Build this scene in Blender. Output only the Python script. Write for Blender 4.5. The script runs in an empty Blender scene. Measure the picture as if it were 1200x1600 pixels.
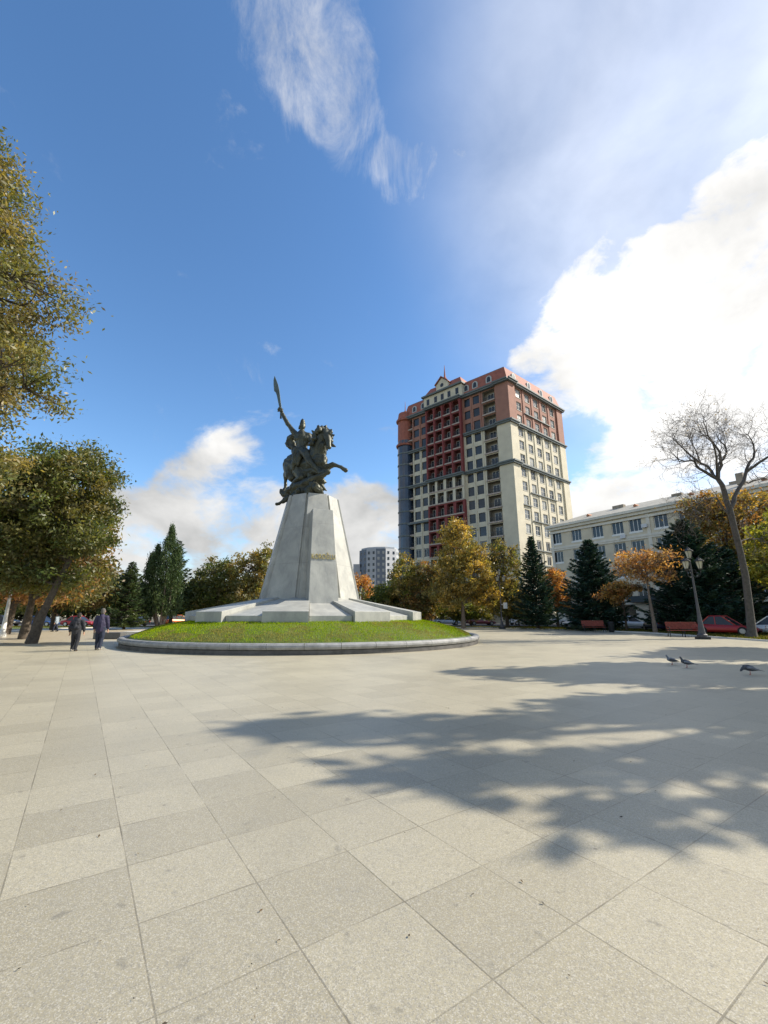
import bpy, math, random
import numpy as np
from mathutils import Vector, Matrix
C = bpy.context.scene.collection
R = math.radians
SUN_AZ, SUN_EL = R(12.0), R(36.0)     # azimuth measured from +X towards +Y
# ------------------------------------------------------------ camera
cd = bpy.data.cameras.new('camera'); cam = bpy.data.objects.new('camera', cd); C.objects.link(cam)
cam.location = (0, 0, 1.5); cam.rotation_euler = (R(90 + 13.59), 0, 0)
cd.sensor_fit = 'VERTICAL'; cd.sensor_height = 24; cd.lens = 24 * 670 / 1600
cd.clip_start = .05; cd.clip_end = 5000
bpy.context.scene.camera = cam
# ------------------------------------------------------------ sky
sc = bpy.context.scene
w = bpy.data.worlds.new('World'); sc.world = w; w.use_nodes = True
nt = w.node_tree; nt.nodes.clear(); N = nt.nodes.new; L = nt.links.new
def wmath(op, a, b=None, clamp=False):
    n = N('ShaderNodeMath'); n.operation = op; n.use_clamp = clamp
    for i, v in enumerate((a, b)):
        if v is None: continue
        if isinstance(v, (int, float)): n.inputs[i].default_value = v
        else: L(v, n.inputs[i])
    return n.outputs[0]
sky = N('ShaderNodeTexSky'); sky.sky_type = 'NISHITA'; sky.sun_disc = False
sky.sun_elevation = SUN_EL; sky.sun_rotation = R(90) - SUN_AZ
sky.air_density = 1.0; sky.dust_density = .35; sky.ozone_density = 2.2
tc = N('ShaderNodeTexCoord')
def cloud_noise(scale, stretch, detail, rough, dist=0., off=0.):
    mp = N('ShaderNodeMapping'); L(tc.outputs['Generated'], mp.inputs[0])
    mp.inputs['Scale'].default_value = stretch; mp.inputs['Location'].default_value = (off, off * .7, off * .3)
    n = N('ShaderNodeTexNoise'); n.inputs['Scale'].default_value = scale; n.inputs['Detail'].default_value = detail
    n.inputs['Roughness'].default_value = rough; n.inputs['Distortion'].default_value = dist
    L(mp.outputs[0], n.inputs['Vector']); return n.outputs['Fac']
def bump_at(d, ang, wgt):
    dt = N('ShaderNodeVectorMath'); dt.operation = 'DOT_PRODUCT'; L(tc.outputs['Generated'], dt.inputs[0])
    v = Vector(d).normalized(); dt.inputs[1].default_value = v
    mr = N('ShaderNodeMapRange'); mr.interpolation_type = 'SMOOTHERSTEP'
    L(dt.outputs['Value'], mr.inputs[0]); mr.inputs[1].default_value = math.cos(R(ang)); mr.inputs[2].default_value = math.cos(R(ang * .25))
    mr.inputs[3].default_value = 0; mr.inputs[4].default_value = wgt
    return mr.outputs[0]
def dirpx(a, b):        # direction given by its tangents right of / above the camera's heading
    cp, sp = math.cos(R(13.59)), math.sin(R(13.59)); return (a, cp - b * sp, sp + b * cp)
CUM = [((.98, .40), 21, .28), ((.64, .40), 11, .19), ((.84, .66), 10, .17), ((1.0, .75), 10, .15), ((.85, .06), 17, .26), ((.38, .30), 7, .22), ((.54, .52), 8, .17), ((.45, .44), 6, .17), ((.33, .38), 4, .12), ((.55, .18), 8, .10),
       ((-.38, .05), 10, .26), ((-.46, -.06), 12, .22), ((-.1, -.04), 10, .26), ((.02, -.06), 9, .24), ((-.25, -.10), 12, .24), ((.10, .08), 5, .10),
       ((-.7, -.1), 10, .2), ((1.6, .3), 30, .30), ((-1.9, .1), 25, .3), ((.45, -.1), 12, .3), ((.15,-.1), 10, .25)]
acc = None
FILL_CLOUD = [((-.3, -1, .5), 55, .19), ((-1, -.5, .35), 32, .16), ((.7, -.8, .5), 40, .17)]       # unseen cloud added behind the camera as neutral fill on shaded fronts
for dr_, ang, wg in [(dirpx(*q[0]), q[1], q[2]) for q in CUM] + FILL_CLOUD:
    o = bump_at(dr_, ang, wg); acc = o if acc is None else wmath('ADD', acc, o)
acc = wmath('MINIMUM', acc, .295)
n1 = cloud_noise(4.4, (1, 1, 1.7), 10, .6, .35, 3.1)
n1b = cloud_noise(13.0, (1, 1, 1.5), 8, .65, .3, 7.7)
cum = wmath('ADD', wmath('ADD', wmath('MULTIPLY', n1, .8), wmath('MULTIPLY', n1b, .26)), acc)
mr = N('ShaderNodeMapRange'); mr.interpolation_type = 'SMOOTHSTEP'; L(cum, mr.inputs[0]); mr.inputs[1].default_value = .64; mr.inputs[2].default_value = .85
# wisps
WIS = [((-.17, 1.12), 8, .27), ((-.12, 1.0), 6, .24), ((-.07, .88), 5.5, .29), ((.05, .79), 4.5, .31), ((.13, .80), 4, .24), ((.30, .93), 5, .20), ((.46, .91), 5, .28), ((.35, 1.02), 5, .16), ((.42, .72), 6, .16), ((-.25, 1.05), 8, .12), ((.2, .88), 3, .15), ((.42, .8), 4, .2),
       ((-.31, .1), 6, .1), ((-.35, .3), 5, .14), ((.0, .45), 4, .12), ((-.48, .2), 5, .13)]
ac2 = None
for (a, b), ang, wg in WIS:
    o = bump_at(dirpx(a, b), ang, wg); ac2 = o if ac2 is None else wmath('ADD', ac2, o)
ac2 = wmath('MINIMUM', ac2, .36)
n2 = cloud_noise(7.5, (1.6, .8, .6), 12, .72, .5, 11.3)
mr2 = N('ShaderNodeMapRange'); mr2.interpolation_type = 'SMOOTHSTEP'; L(wmath('ADD', n2, ac2), mr2.inputs[0]); mr2.inputs[1].default_value = .66; mr2.inputs[2].default_value = 1.16; mr2.inputs[4].default_value = .62
# thin veil on the sun's side
veil = wmath('MULTIPLY', bump_at(dirpx(1.6, 1.2), 52, .52), 1.0, True)
veil = wmath('MULTIPLY', veil, wmath('ADD', .55, wmath('MULTIPLY', cloud_noise(2.2, (1, 1, 1), 5, .5, .3, 21.), .9)))
dens = wmath('MAXIMUM', wmath('MAXIMUM', mr.outputs[0], mr2.outputs[0]), veil, True)
dens = wmath('MINIMUM', dens, 1.0)
# cloud brightness: a little grey in the hollows, brighter towards the sun
n3 = cloud_noise(4.6, (1, 1, 1.4), 7, .55, .2, 5.5)
sunside = bump_at((math.cos(SUN_AZ) * math.cos(SUN_EL), math.sin(SUN_AZ) * math.cos(SUN_EL), math.sin(SUN_EL)), 75, .27)
cb = wmath('ADD', wmath('ADD', wmath('ADD', .16, wmath('MULTIPLY', n3, 1.35)), sunside), wmath('MULTIPLY', veil, .16))
ccol = N('ShaderNodeMixRGB'); ccol.inputs[1].default_value = (.92, .95, .97, 1); ccol.inputs[2].default_value = (1, .99, .97, 1)
L(wmath('MINIMUM', cb, 1.0), ccol.inputs[0])
csc = N('ShaderNodeVectorMath'); csc.operation = 'SCALE'; L(ccol.outputs[0], csc.inputs[0]); L(wmath('MULTIPLY', cb, 4.2), csc.inputs['Scale'])
hs = N('ShaderNodeHueSaturation'); hs.inputs['Saturation'].default_value = 1.17; hs.inputs['Value'].default_value = 1.0; L(sky.outputs[0], hs.inputs['Color'])
mix = N('ShaderNodeMixRGB'); L(dens, mix.inputs[0]); L(hs.outputs[0], mix.inputs[1]); L(csc.outputs[0], mix.inputs[2])
bg = N('ShaderNodeBackground'); bg.inputs[1].default_value = .126; L(mix.outputs[0], bg.inputs[0])
wo = N('ShaderNodeOutputWorld'); L(bg.outputs[0], wo.inputs[0])
# ------------------------------------------------------------ sun
sd = bpy.data.lights.new('sun', 'SUN'); sd.energy = 4.1; sd.angle = R(.53); sd.color = (1, .92, .79)
so = bpy.data.objects.new('sun', sd); C.objects.link(so)
sv = Vector((math.cos(SUN_AZ) * math.cos(SUN_EL), math.sin(SUN_AZ) * math.cos(SUN_EL), math.sin(SUN_EL)))
so.rotation_euler = sv.to_track_quat('Z', 'Y').to_euler()
sc.view_settings.view_transform = 'Standard'; sc.view_settings.look = 'None'; sc.view_settings.exposure = .87; sc.view_settings.gamma = 1
sc.cycles.max_bounces = 6; sc.cycles.transparent_max_bounces = 6; sc.cycles.diffuse_bounces = 3; sc.cycles.glossy_bounces = 2
sc.cycles.use_adaptive_sampling = True; sc.cycles.use_denoising = True

# ------------------------------------------------------------ materials
def mat(name, col, rough=.7, metal=0., var=.0, vscale=3., bump=0., bscale=30., col2=None, spec=.5, detail=5):
    m = bpy.data.materials.new(name); m.use_nodes = True; t = m.node_tree; b = t.nodes['Principled BSDF']
    b.inputs['Roughness'].default_value = rough; b.inputs['Metallic'].default_value = metal; b.inputs['Specular IOR Level'].default_value = spec
    b.inputs['Base Color'].default_value = (*col, 1)
    tcn = t.nodes.new('ShaderNodeTexCoord')
    if var or col2:
        n = t.nodes.new('ShaderNodeTexNoise'); n.inputs['Scale'].default_value = vscale; n.inputs['Detail'].default_value = detail; n.inputs['Roughness'].default_value = .6
        t.links.new(tcn.outputs['Object'], n.inputs['Vector'])
        r = t.nodes.new('ShaderNodeMapRange'); t.links.new(n.outputs['Fac'], r.inputs[0]); r.inputs[1].default_value = .3; r.inputs[2].default_value = .7
        mx = t.nodes.new('ShaderNodeMixRGB'); t.links.new(r.outputs[0], mx.inputs[0])
        c2 = col2 or tuple(c * (1 + var) for c in col); c1 = col if col2 else tuple(c * (1 - var) for c in col)
        mx.inputs[1].default_value = (*c1, 1); mx.inputs[2].default_value = (*c2, 1); t.links.new(mx.outputs[0], b.inputs['Base Color'])
    if bump:
        n = t.nodes.new('ShaderNodeTexNoise'); n.inputs['Scale'].default_value = bscale; n.inputs['Detail'].default_value = 4
        t.links.new(tcn.outputs['Object'], n.inputs['Vector'])
        bp = t.nodes.new('ShaderNodeBump'); bp.inputs['Strength'].default_value = bump; bp.inputs['Distance'].default_value = .03
        t.links.new(n.outputs['Fac'], bp.inputs['Height']); t.links.new(bp.outputs[0], b.inputs['Normal'])
    return m
def leafmat(name, trans=.46, tint=1., gl=.04):
    m = bpy.data.materials.new(name); m.use_nodes = True; t = m.node_tree; t.nodes.clear()
    a = t.nodes.new('ShaderNodeAttribute'); a.attribute_name = 'Col'
    d = t.nodes.new('ShaderNodeBsdfDiffuse'); tr = t.nodes.new('ShaderNodeBsdfTranslucent'); g = t.nodes.new('ShaderNodeBsdfGlossy'); g.inputs['Roughness'].default_value = .45
    v = t.nodes.new('ShaderNodeVectorMath'); v.operation = 'MULTIPLY'; v.inputs[1].default_value = (1.5 * tint, 1.35 * tint, .6 * tint)
    t.links.new(a.outputs['Color'], d.inputs[0]); t.links.new(a.outputs['Color'], v.inputs[0]); t.links.new(v.outputs[0], tr.inputs[0])
    m1 = t.nodes.new('ShaderNodeMixShader'); m1.inputs[0].default_value = trans; t.links.new(d.outputs[0], m1.inputs[1]); t.links.new(tr.outputs[0], m1.inputs[2])
    m2 = t.nodes.new('ShaderNodeMixShader'); m2.inputs[0].default_value = gl; t.links.new(m1.outputs[0], m2.inputs[1]); t.links.new(g.outputs[0], m2.inputs[2])
    o = t.nodes.new('ShaderNodeOutputMaterial'); t.links.new(m2.outputs[0], o.inputs[0]); return m
LEAF = leafmat('leaf'); NEEDLE = leafmat('needle', .12); GRASS = leafmat('grass_blade', .3, 1., .0)
BARK = mat('bark', (.075, .058, .042), .9, var=.45, vscale=6, bump=.9, bscale=14)
BARKP = mat('bark_pale', (.17, .13, .10), .9, var=.4, vscale=5, bump=.8, bscale=12)
BARKG = mat('bark_grey', (.095, .08, .068), .9, var=.35, vscale=6, bump=.9, bscale=14)
WHITE = mat('white_paint', (.75, .74, .70), .6, var=.08)
CREAM = mat('cream_render', (.56, .51, .39), .85, var=.10, vscale=.5, bump=.1)
TERRA = mat('terracotta_render', (.30, .15, .108), .85, var=.13, vscale=.5, bump=.1)
DRED = mat('dark_red_render', (.20, .045, .042), .85, var=.15, vscale=.5)
TEAL = mat('teal_grey_trim', (.12, .14, .14), .7, var=.15, vscale=1.)
TILE = mat('red_roof', (.30, .10, .065), .75, var=.2, vscale=1.5)
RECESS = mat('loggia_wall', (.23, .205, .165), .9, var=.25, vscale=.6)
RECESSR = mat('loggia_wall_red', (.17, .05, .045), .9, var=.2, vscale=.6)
DGLASS = mat('window_glass', (.025, .032, .04), .16, var=.5, vscale=.35, spec=.45)
BGLASS = mat('blue_glass', (.03, .05, .085), .14, var=.5, vscale=.3, spec=.6)
CURT = mat('curtain_glass', (.30, .30, .28), .3, var=.5, vscale=.7, spec=.7)
FRAME = mat('window_frame', (.50, .49, .45), .6)
RAIL = mat('dark_rail', (.04, .04, .045), .6)
STONE2 = mat('beige_render', (.60, .525, .39), .88, var=.12, vscale=.5, bump=.1)
TRIM2 = mat('pale_trim', (.68, .63, .53), .8, var=.1, vscale=1.2)
METROOF = mat('pale_metal_roof', (.42, .39, .32), .6, var=.15, vscale=1.)
CONC = mat('grey_panel', (.36, .38, .40), .85, var=.1, vscale=.3)
CONCD = mat('dark_grey_panel', (.13, .155, .19), .8, var=.15, vscale=.3)
CONCW = mat('white_panel', (.62, .62, .62), .85, var=.06, vscale=.3)
BRICKR = mat('orange_roof', (.42, .19, .10), .85, var=.1)
BLACK = mat('black_iron', (.022, .024, .026), .5, metal=.3, bump=.2)
LAMPGREY = mat('grey_lamp_post', (.075, .075, .082), .6, metal=.2, var=.25, vscale=4)
LANT = mat('lantern_glass', (.45, .43, .34), .35, var=.15, vscale=5)
REDW = mat('red_bench_slats', (.24, .045, .025), .55, var=.25, vscale=8)
TYRE = mat('tyre_rubber', (.02, .02, .02), .85)
CHROME = mat('wheel_rim', (.45, .45, .46), .35, metal=.8)
GOLD = mat('gold_lettering', (.46, .37, .14), .5, metal=.25)
DKGRAN = mat('dark_granite', (.09, .09, .088), .5, var=.3, vscale=20)
MARBLE = mat('pale_stone', (.62, .60, .55), .7, var=.08, vscale=2)
KERB = mat('kerb_granite', (.25, .25, .245), .6, var=.28, vscale=3.5, bump=.15, bscale=60)
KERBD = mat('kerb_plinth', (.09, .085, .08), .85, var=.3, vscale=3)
def asphaltish():
    return mat('asphalt', (.055, .055, .055), .9, var=.25, vscale=1.2, bump=.3)
ASPH = asphaltish()
SOIL = mat('soil', (.10, .085, .055), .95, var=.35, vscale=1.3, bump=.5, bscale=8)
def granite_mat():
    m = bpy.data.materials.new('grey_granite'); m.use_nodes = True; t = m.node_tree; b = t.nodes['Principled BSDF']; N = t.nodes.new; L = t.links.new
    b.inputs['Roughness'].default_value = .5; b.inputs['Specular IOR Level'].default_value = .4
    c = N('ShaderNodeTexCoord')
    def noi(s, d, r, dist=0, st=(1, 1, 1)):
        mp = N('ShaderNodeMapping'); mp.inputs['Scale'].default_value = st; L(c.outputs['Object'], mp.inputs[0])
        n = N('ShaderNodeTexNoise'); n.inputs['Scale'].default_value = s; n.inputs['Detail'].default_value = d; n.inputs['Roughness'].default_value = r; n.inputs['Distortion'].default_value = dist
        L(mp.outputs[0], n.inputs['Vector']); return n.outputs['Fac']
    def rng(x, a, bb, lo=0, hi=1):
        r = N('ShaderNodeMapRange'); L(x, r.inputs[0]); r.inputs[1].default_value = a; r.inputs[2].default_value = bb; r.inputs[3].default_value = lo; r.inputs[4].default_value = hi; return r.outputs[0]
    def mx(f, a, bcol, mode='MIX'):
        k = N('ShaderNodeMixRGB'); k.blend_type = mode; L(f, k.inputs[0])
        for i, v in ((1, a), (2, bcol)):
            if isinstance(v, tuple): k.inputs[i].default_value = (*v, 1)
            else: L(v, k.inputs[i])
        return k.outputs[0]
    col = mx(rng(noi(.8, 4, .6, .6), .35, .68), (.335, .335, .305), (.47, .465, .415))
    col = mx(rng(noi(2.0, 7, .65, .4, (1, 1, .5)),   .47, .72, 0, .5), col, (.22, .225, .215))     # weather stains
    col = mx(rng(noi(60, 2, .5), .4, .6, 0, .14), col, (.17, .18, .18))
    sz = N('ShaderNodeSeparateXYZ'); L(c.outputs['Object'], sz.inputs[0])
    fr = N('ShaderNodeMath'); fr.operation = 'PINGPONG'; L(sz.outputs[2], fr.inputs[0]); fr.inputs[1].default_value = 1.12
    hi = N('ShaderNodeMath'); hi.operation = 'GREATER_THAN'; L(sz.outputs[2], hi.inputs[0]); hi.inputs[1].default_value = 2.6
    jm = N('ShaderNodeMath'); jm.operation = 'MULTIPLY'; L(rng(fr.outputs[0], .004, .014, .45, 0), jm.inputs[0]); L(hi.outputs[0], jm.inputs[1])
    col = mx(jm.outputs[0], col, (.15, .15, .145))          # joints between the facing slabs
    streak = noi(2.2, 5, .6, .2, (3.2, 3.2, .22)); col = mx(rng(streak, .55, .75, 0, .35), col, (.22, .225, .22))     # rain streaks
    L(col, b.inputs['Base Color'])
    bp = N('ShaderNodeBump'); bp.inputs['Strength'].default_value = .12; bp.inputs['Distance'].default_value = .02; L(noi(25, 3, .5), bp.inputs['Height']); L(bp.outputs[0], b.inputs['Normal'])
    return m
GRAN = granite_mat()
def bronze_mat():
    m = mat('green_bronze', (.024, .026, .018), .45, metal=.4, col2=(.082, .085, .058), vscale=1.6, bump=.85, bscale=5.5, detail=9)
    return m
BRONZE = bronze_mat()
BRONZEL = mat('blade_bronze', (.09, .12, .115), .4, metal=.5, var=.3, vscale=2)
def paving_mat():
    m = bpy.data.materials.new('granite_paving'); m.use_nodes = True; t = m.node_tree; b = t.nodes['Principled BSDF']; N = t.nodes.new; L = t.links.new
    b.inputs['Roughness'].default_value = .46; b.inputs['Specular IOR Level'].default_value = .75
    c = N('ShaderNodeTexCoord')
    def M(op, a, bb=None, cc=None):
        n = N('ShaderNodeMath'); n.operation = op
        for i, v in enumerate((a, bb, cc)):
            if v is None: continue
            if isinstance(v, (int, float)): n.inputs[i].default_value = v
            else: L(v, n.inputs[i])
        return n.outputs[0]
    mp = N('ShaderNodeMapping'); mp.vector_type = 'TEXTURE'; mp.inputs['Rotation'].default_value = (0, 0, R(34.5)); L(c.outputs['Object'], mp.inputs[0])
    sp = N('ShaderNodeSeparateXYZ'); L(mp.outputs[0], sp.inputs[0])
    wob = N('ShaderNodeTexNoise'); wob.inputs['Scale'].default_value = .5; L(c.outputs['Object'], wob.inputs['Vector'])
    u = M('DIVIDE', M('SUBTRACT', sp.outputs[0], .44), .6); v = M('DIVIDE', M('SUBTRACT', sp.outputs[1], .34), .6175)
    iu = M('FLOOR', u); 
    wr = N('ShaderNodeTexWhiteNoise'); wr.noise_dimensions = '1D'; L(iu, wr.inputs['W'])
    far = M('GREATER_THAN', M('ABSOLUTE', u), 14.)          # beyond the first rows some strips are laid half a slab off
    sh = M('MULTIPLY', M('MULTIPLY', M('GREATER_THAN', wr.outputs[0], .6), .5), far)
    v = M('ADD', v, sh)
    iv = M('FLOOR', v); fu = M('FRACT', u); fv = M('FRACT', v)
    du = M('MINIMUM', fu, M('SUBTRACT', 1, fu)); dv = M('MINIMUM', fv, M('SUBTRACT', 1, fv))
    def wn(z):
        k = N('ShaderNodeCombineXYZ'); L(iu, k.inputs[0]); L(iv, k.inputs[1]); k.inputs[2].default_value = z
        n = N('ShaderNodeTexWhiteNoise'); L(k.outputs[0], n.inputs['Vector']); return n.outputs['Value']
    # joints: uneven in width and darkness from place to place
    jn = N('ShaderNodeTexNoise'); jn.inputs['Scale'].default_value = 2.3; jn.inputs['Detail'].default_value = 4; L(c.outputs['Object'], jn.inputs['Vector'])
    wj = M('ADD', .0022, M('MULTIPLY', jn.outputs['Fac'], .0062))
    def line(d, w):
        r = N('ShaderNodeMapRange'); r.interpolation_type = 'SMOOTHSTEP'; L(d, r.inputs[0]); L(M('MULTIPLY', w, .6), r.inputs[1]); L(M('MULTIPLY', w, 1.8), r.inputs[2]); r.inputs[3].default_value = 1; r.inputs[4].default_value = 0; return r.outputs[0]
    lu = line(du, wj); lv = line(dv, wj)
    js = N('ShaderNodeMapRange'); L(jn.outputs['Fac'], js.inputs[0]); js.inputs[1].default_value = .3; js.inputs[2].default_value = .62; js.inputs[3].default_value = .05; js.inputs[4].default_value = .72
    joint = M('MULTIPLY', M('MAXIMUM', M('MULTIPLY', lu, 1.), M('MULTIPLY', lv, .85)), js.outputs[0])
    def noi(s, d, r=.5, dist=0):
        n = N('ShaderNodeTexNoise'); n.inputs['Scale'].default_value = s; n.inputs['Detail'].default_value = d; n.inputs['Roughness'].default_value = r; n.inputs['Distortion'].default_value = dist
        L(c.outputs['Object'], n.inputs['Vector']); return n.outputs['Fac']
    def rng(x, a, bb, lo=0., hi=1.):
        r = N('ShaderNodeMapRange'); L(x, r.inputs[0]); r.inputs[1].default_value = a; r.inputs[2].default_value = bb; r.inputs[3].default_value = lo; r.inputs[4].default_value = hi; return r.outputs[0]
    def mx(f, a, bcol, mode='MIX'):
        k = N('ShaderNodeMixRGB'); k.blend_type = mode
        if isinstance(f, float): k.inputs[0].default_value = f
        else: L(f, k.inputs[0])
        for i, vv in ((1, a), (2, bcol)):
            if isinstance(vv, tuple): k.inputs[i].default_value = (*vv, 1)
            else: L(vv, k.inputs[i])
        return k.outputs[0]
    col = mx(rng(wn(1.3), 0, 1), (.308, .270, .176), (.412, .366, .248))
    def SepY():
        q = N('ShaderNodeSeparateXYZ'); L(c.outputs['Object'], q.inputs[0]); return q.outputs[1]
    # granite grain: two sizes of crystal
    vo = N('ShaderNodeTexVoronoi'); vo.inputs['Scale'].default_value = 210; L(c.outputs['Object'], vo.inputs['Vector'])
    sx = N('ShaderNodeSeparateXYZ'); L(vo.outputs['Color'], sx.inputs[0])
    col = mx(rng(sx.outputs[0], .55, 1., 0, .62), col, (.60, .57, .49))
    col = mx(rng(sx.outputs[1], .62, 1., 0, .75), col, (.19, .175, .15))
    col = mx(rng(noi(42, 4, .7), .40, .62, 0, .30), col, (.22, .205, .165))
    # soft dirt, tyre and water marks
    col = mx(rng(noi(.55, 6, .62, .6), .46, .72, 0, .30), col, (.225, .21, .165))
    col = mx(rng(noi(2.4, 5, .6), .55, .8, 0, .28), col, (.22, .21, .18))
    col = mx(rng(noi(7.5, 3, .55), .64, .72, 0, .42), col, (.13, .12, .095))
    gum = N('ShaderNodeTexVoronoi'); gum.inputs['Scale'].default_value = 1.9; gum.inputs['Randomness'].default_value = 1.; L(c.outputs['Object'], gum.inputs['Vector'])
    col = mx(rng(gum.outputs['Distance'], .018, .034, .6, 0.), col, (.09, .08, .065))
    col = mx(M('MULTIPLY', rng(noi(.35, 5, .6, .8), .35, .6, .15, .5), rng(M('ADD', SepY(), 0.), 5, 13)), col, (.50, .455, .325))      # mid-distance brightness painted into the slab colour, broken up by noise
    # sandy dust on the left by the trees
    so2 = N('ShaderNodeSeparateXYZ'); L(c.outputs['Object'], so2.inputs[0])
    dust = M('MULTIPLY', rng(so2.outputs[0], -12, -22), rng(so2.outputs[1], 22, 30))
    col = mx(M('MULTIPLY', dust, .8), col, (.42, .36, .26))
    col = mx(joint, col, (.105, .088, .055))
    L(col, b.inputs['Base Color'])
    h = M('SUBTRACT', M('MULTIPLY', noi(160, 2), .25), joint)
    bp = N('ShaderNodeBump'); bp.inputs['Strength'].default_value = .35; bp.inputs['Distance'].default_value = .004; L(h, bp.inputs['Height']); L(bp.outputs[0], b.inputs['Normal'])
    return m
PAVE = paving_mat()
LAWN = mat('lawn_soil', (.07, .11, .014), .95, col2=(.13, .16, .03), vscale=1.2, bump=.6, bscale=25)

# ------------------------------------------------------------ mesh helpers
class MB:
    def __init__(s): s.v = []; s.f = []; s.m = []
    def face(s, pts, m=0):
        b = len(s.v); s.v += [tuple(p) for p in pts]; s.f.append(tuple(range(b, b + len(pts)))); s.m.append(m)
    def mesh(s, vs, fs, m=0):
        b = len(s.v); s.v += [tuple(p) for p in vs]; s.f += [tuple(b + i for i in f) for f in fs]; s.m += [m] * len(fs)
    def box(s, x0, x1, y0, y1, z0, z1, m=0, T=None):
        vs = [Vector(p) for p in ((x0, y0, z0), (x1, y0, z0), (x1, y1, z0), (x0, y1, z0), (x0, y0, z1), (x1, y0, z1), (x1, y1, z1), (x0, y1, z1))]
        if T: vs = [T @ p for p in vs]
        s.mesh(vs, [(0, 3, 2, 1), (4, 5, 6, 7), (0, 1, 5, 4), (1, 2, 6, 5), (2, 3, 7, 6), (3, 0, 4, 7)], m)
    def bar(s, a, b, w, h=None, m=0):
        a, b = Vector(a), Vector(b); d = b - a; h = h or w
        q = d.to_track_quat('Z', 'Y').to_matrix().to_4x4(); q.translation = a
        s.box(-w / 2, w / 2, -h / 2, h / 2, 0, d.length, m, q)
    def tube(s, pts, rad, n=8, m=0, cap=True):
        pts = [Vector(p) for p in pts]; rings = []
        up = None
        for i, p in enumerate(pts):
            d = (pts[min(i + 1, len(pts) - 1)] - pts[max(i - 1, 0)])
            if d.length < 1e-6: d = Vector((0, 0, 1))
            d.normalize()
            if up is None: up = Vector((1, 0, 0)) if abs(d.x) < .8 else Vector((0, 1, 0))
            a = (up - d * up.dot(d)).normalized(); up = a; b = d.cross(a)
            r = rad[i] if isinstance(rad, (list, tuple)) else rad
            rings.append([p + (a * math.cos(t) + b * math.sin(t)) * r for t in [2 * math.pi * k / n for k in range(n)]])
        vs = [p for r_ in rings for p in r_]; fs = []
        for i in range(len(rings) - 1):
            for k in range(n): fs.append((i * n + k, i * n + (k + 1) % n, (i + 1) * n + (k + 1) % n, (i + 1) * n + k))
        if cap: fs.append(tuple(range(n - 1, -1, -1))); fs.append(tuple((len(rings) - 1) * n + k for k in range(n)))
        s.mesh(vs, fs, m)
    def lathe(s, prof, n=16, m=0, c=(0, 0, 0)):
        vs = []; fs = []
        for r, z in prof:
            for k in range(n):
                t = 2 * math.pi * k / n; vs.append((c[0] + r * math.cos(t), c[1] + r * math.sin(t), c[2] + z))
        for i in range(len(prof) - 1):
            for k in range(n): fs.append((i * n + k, i * n + (k + 1) % n, (i + 1) * n + (k + 1) % n, (i + 1) * n + k))
        fs.append(tuple(range(n - 1, -1, -1))); fs.append(tuple((len(prof) - 1) * n + k for k in range(n)))
        s.mesh(vs, fs, m)
    def prism(s, poly, z0, z1, m=0, top=None):
        n = len(poly); top = top or poly
        vs = [(x, y, z0) for x, y in poly] + [(x, y, z1) for x, y in top]
        fs = [tuple(range(n - 1, -1, -1)), tuple(range(n, 2 * n))] + [(i, (i + 1) % n, n + (i + 1) % n, n + i) for i in range(n)]
        s.mesh(vs, fs, m)
    def build(s, name, mats, parent=None, smooth=False, bevel=0, loc=None):
        me = bpy.data.meshes.new(name); me.from_pydata(s.v, [], s.f)
        mats = mats if isinstance(mats, (list, tuple)) else [mats]
        for m in mats: me.materials.append(m)
        if len(mats) > 1: me.polygons.foreach_set('material_index', s.m)
        if smooth: me.polygons.foreach_set('use_smooth', [True] * len(me.polygons))
        me.update()
        o = bpy.data.objects.new(name, me); C.objects.link(o); o.parent = parent
        if loc: o.location = loc
        if bevel:
            b = o.modifiers.new('bevel', 'BEVEL'); b.width = bevel; b.segments = 2; b.limit_method = 'ANGLE'; b.angle_limit = R(35)
        return o
def tag(o, label=None, cat=None, group=None, kind=None):
    if label: o['label'] = label
    if cat: o['category'] = cat
    if group: o['group'] = group
    if kind: o['kind'] = kind
    return o
def empty(name, loc, label=None, cat=None, group=None, rz=0):
    o = bpy.data.objects.new(name, None); C.objects.link(o); o.location = loc; o.rotation_euler = (0, 0, rz); return tag(o, label, cat, group)
def children(o): return [c for c in C.objects if c.parent == o]
def copy_tree(o, parent=None):
    c = o.copy(); C.objects.link(c); c.parent = parent
    for ch in children(o): copy_tree(ch, c)
    return c
def place_copy(proto, loc, rz, label, group=None, s=1.):
    c = copy_tree(proto); c.location = loc; c.rotation_euler = (0, 0, rz); c.scale = (s, s, s); c['label'] = label
    if group: c['group'] = group
    return c
def cards(name, cen, u, v, cols, material, parent=None):
    """leaf or blade faces: centre, half axes u and v, one colour each (numpy arrays)"""
    n = len(cen); vs = np.empty((n, 4, 3), np.float32)
    vs[:, 0] = cen - u; vs[:, 1] = cen - v * .55 + u * .1; vs[:, 2] = cen + u; vs[:, 3] = cen + v * .55 + u * .1
    me = bpy.data.meshes.new(name); me.vertices.add(n * 4); me.vertices.foreach_set('co', vs.ravel())
    me.loops.add(n * 4); me.loops.foreach_set('vertex_index', np.arange(n * 4, dtype=np.int32))
    me.polygons.add(n); me.polygons.foreach_set('loop_start', np.arange(0, n * 4, 4, dtype=np.int32)); me.polygons.foreach_set('loop_total', np.full(n, 4, np.int32))
    me.update(calc_edges=True)
    a = me.attributes.new('Col', 'FLOAT_COLOR', 'FACE'); cc = np.ones((n, 4), np.float32); cc[:, :3] = cols; a.data.foreach_set('color', cc.ravel())
    me.materials.append(material); o = bpy.data.objects.new(name, me); C.objects.link(o); o.parent = parent; return o
def unit(a): return a / np.maximum(np.linalg.norm(a, axis=1, keepdims=True), 1e-6)
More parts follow.
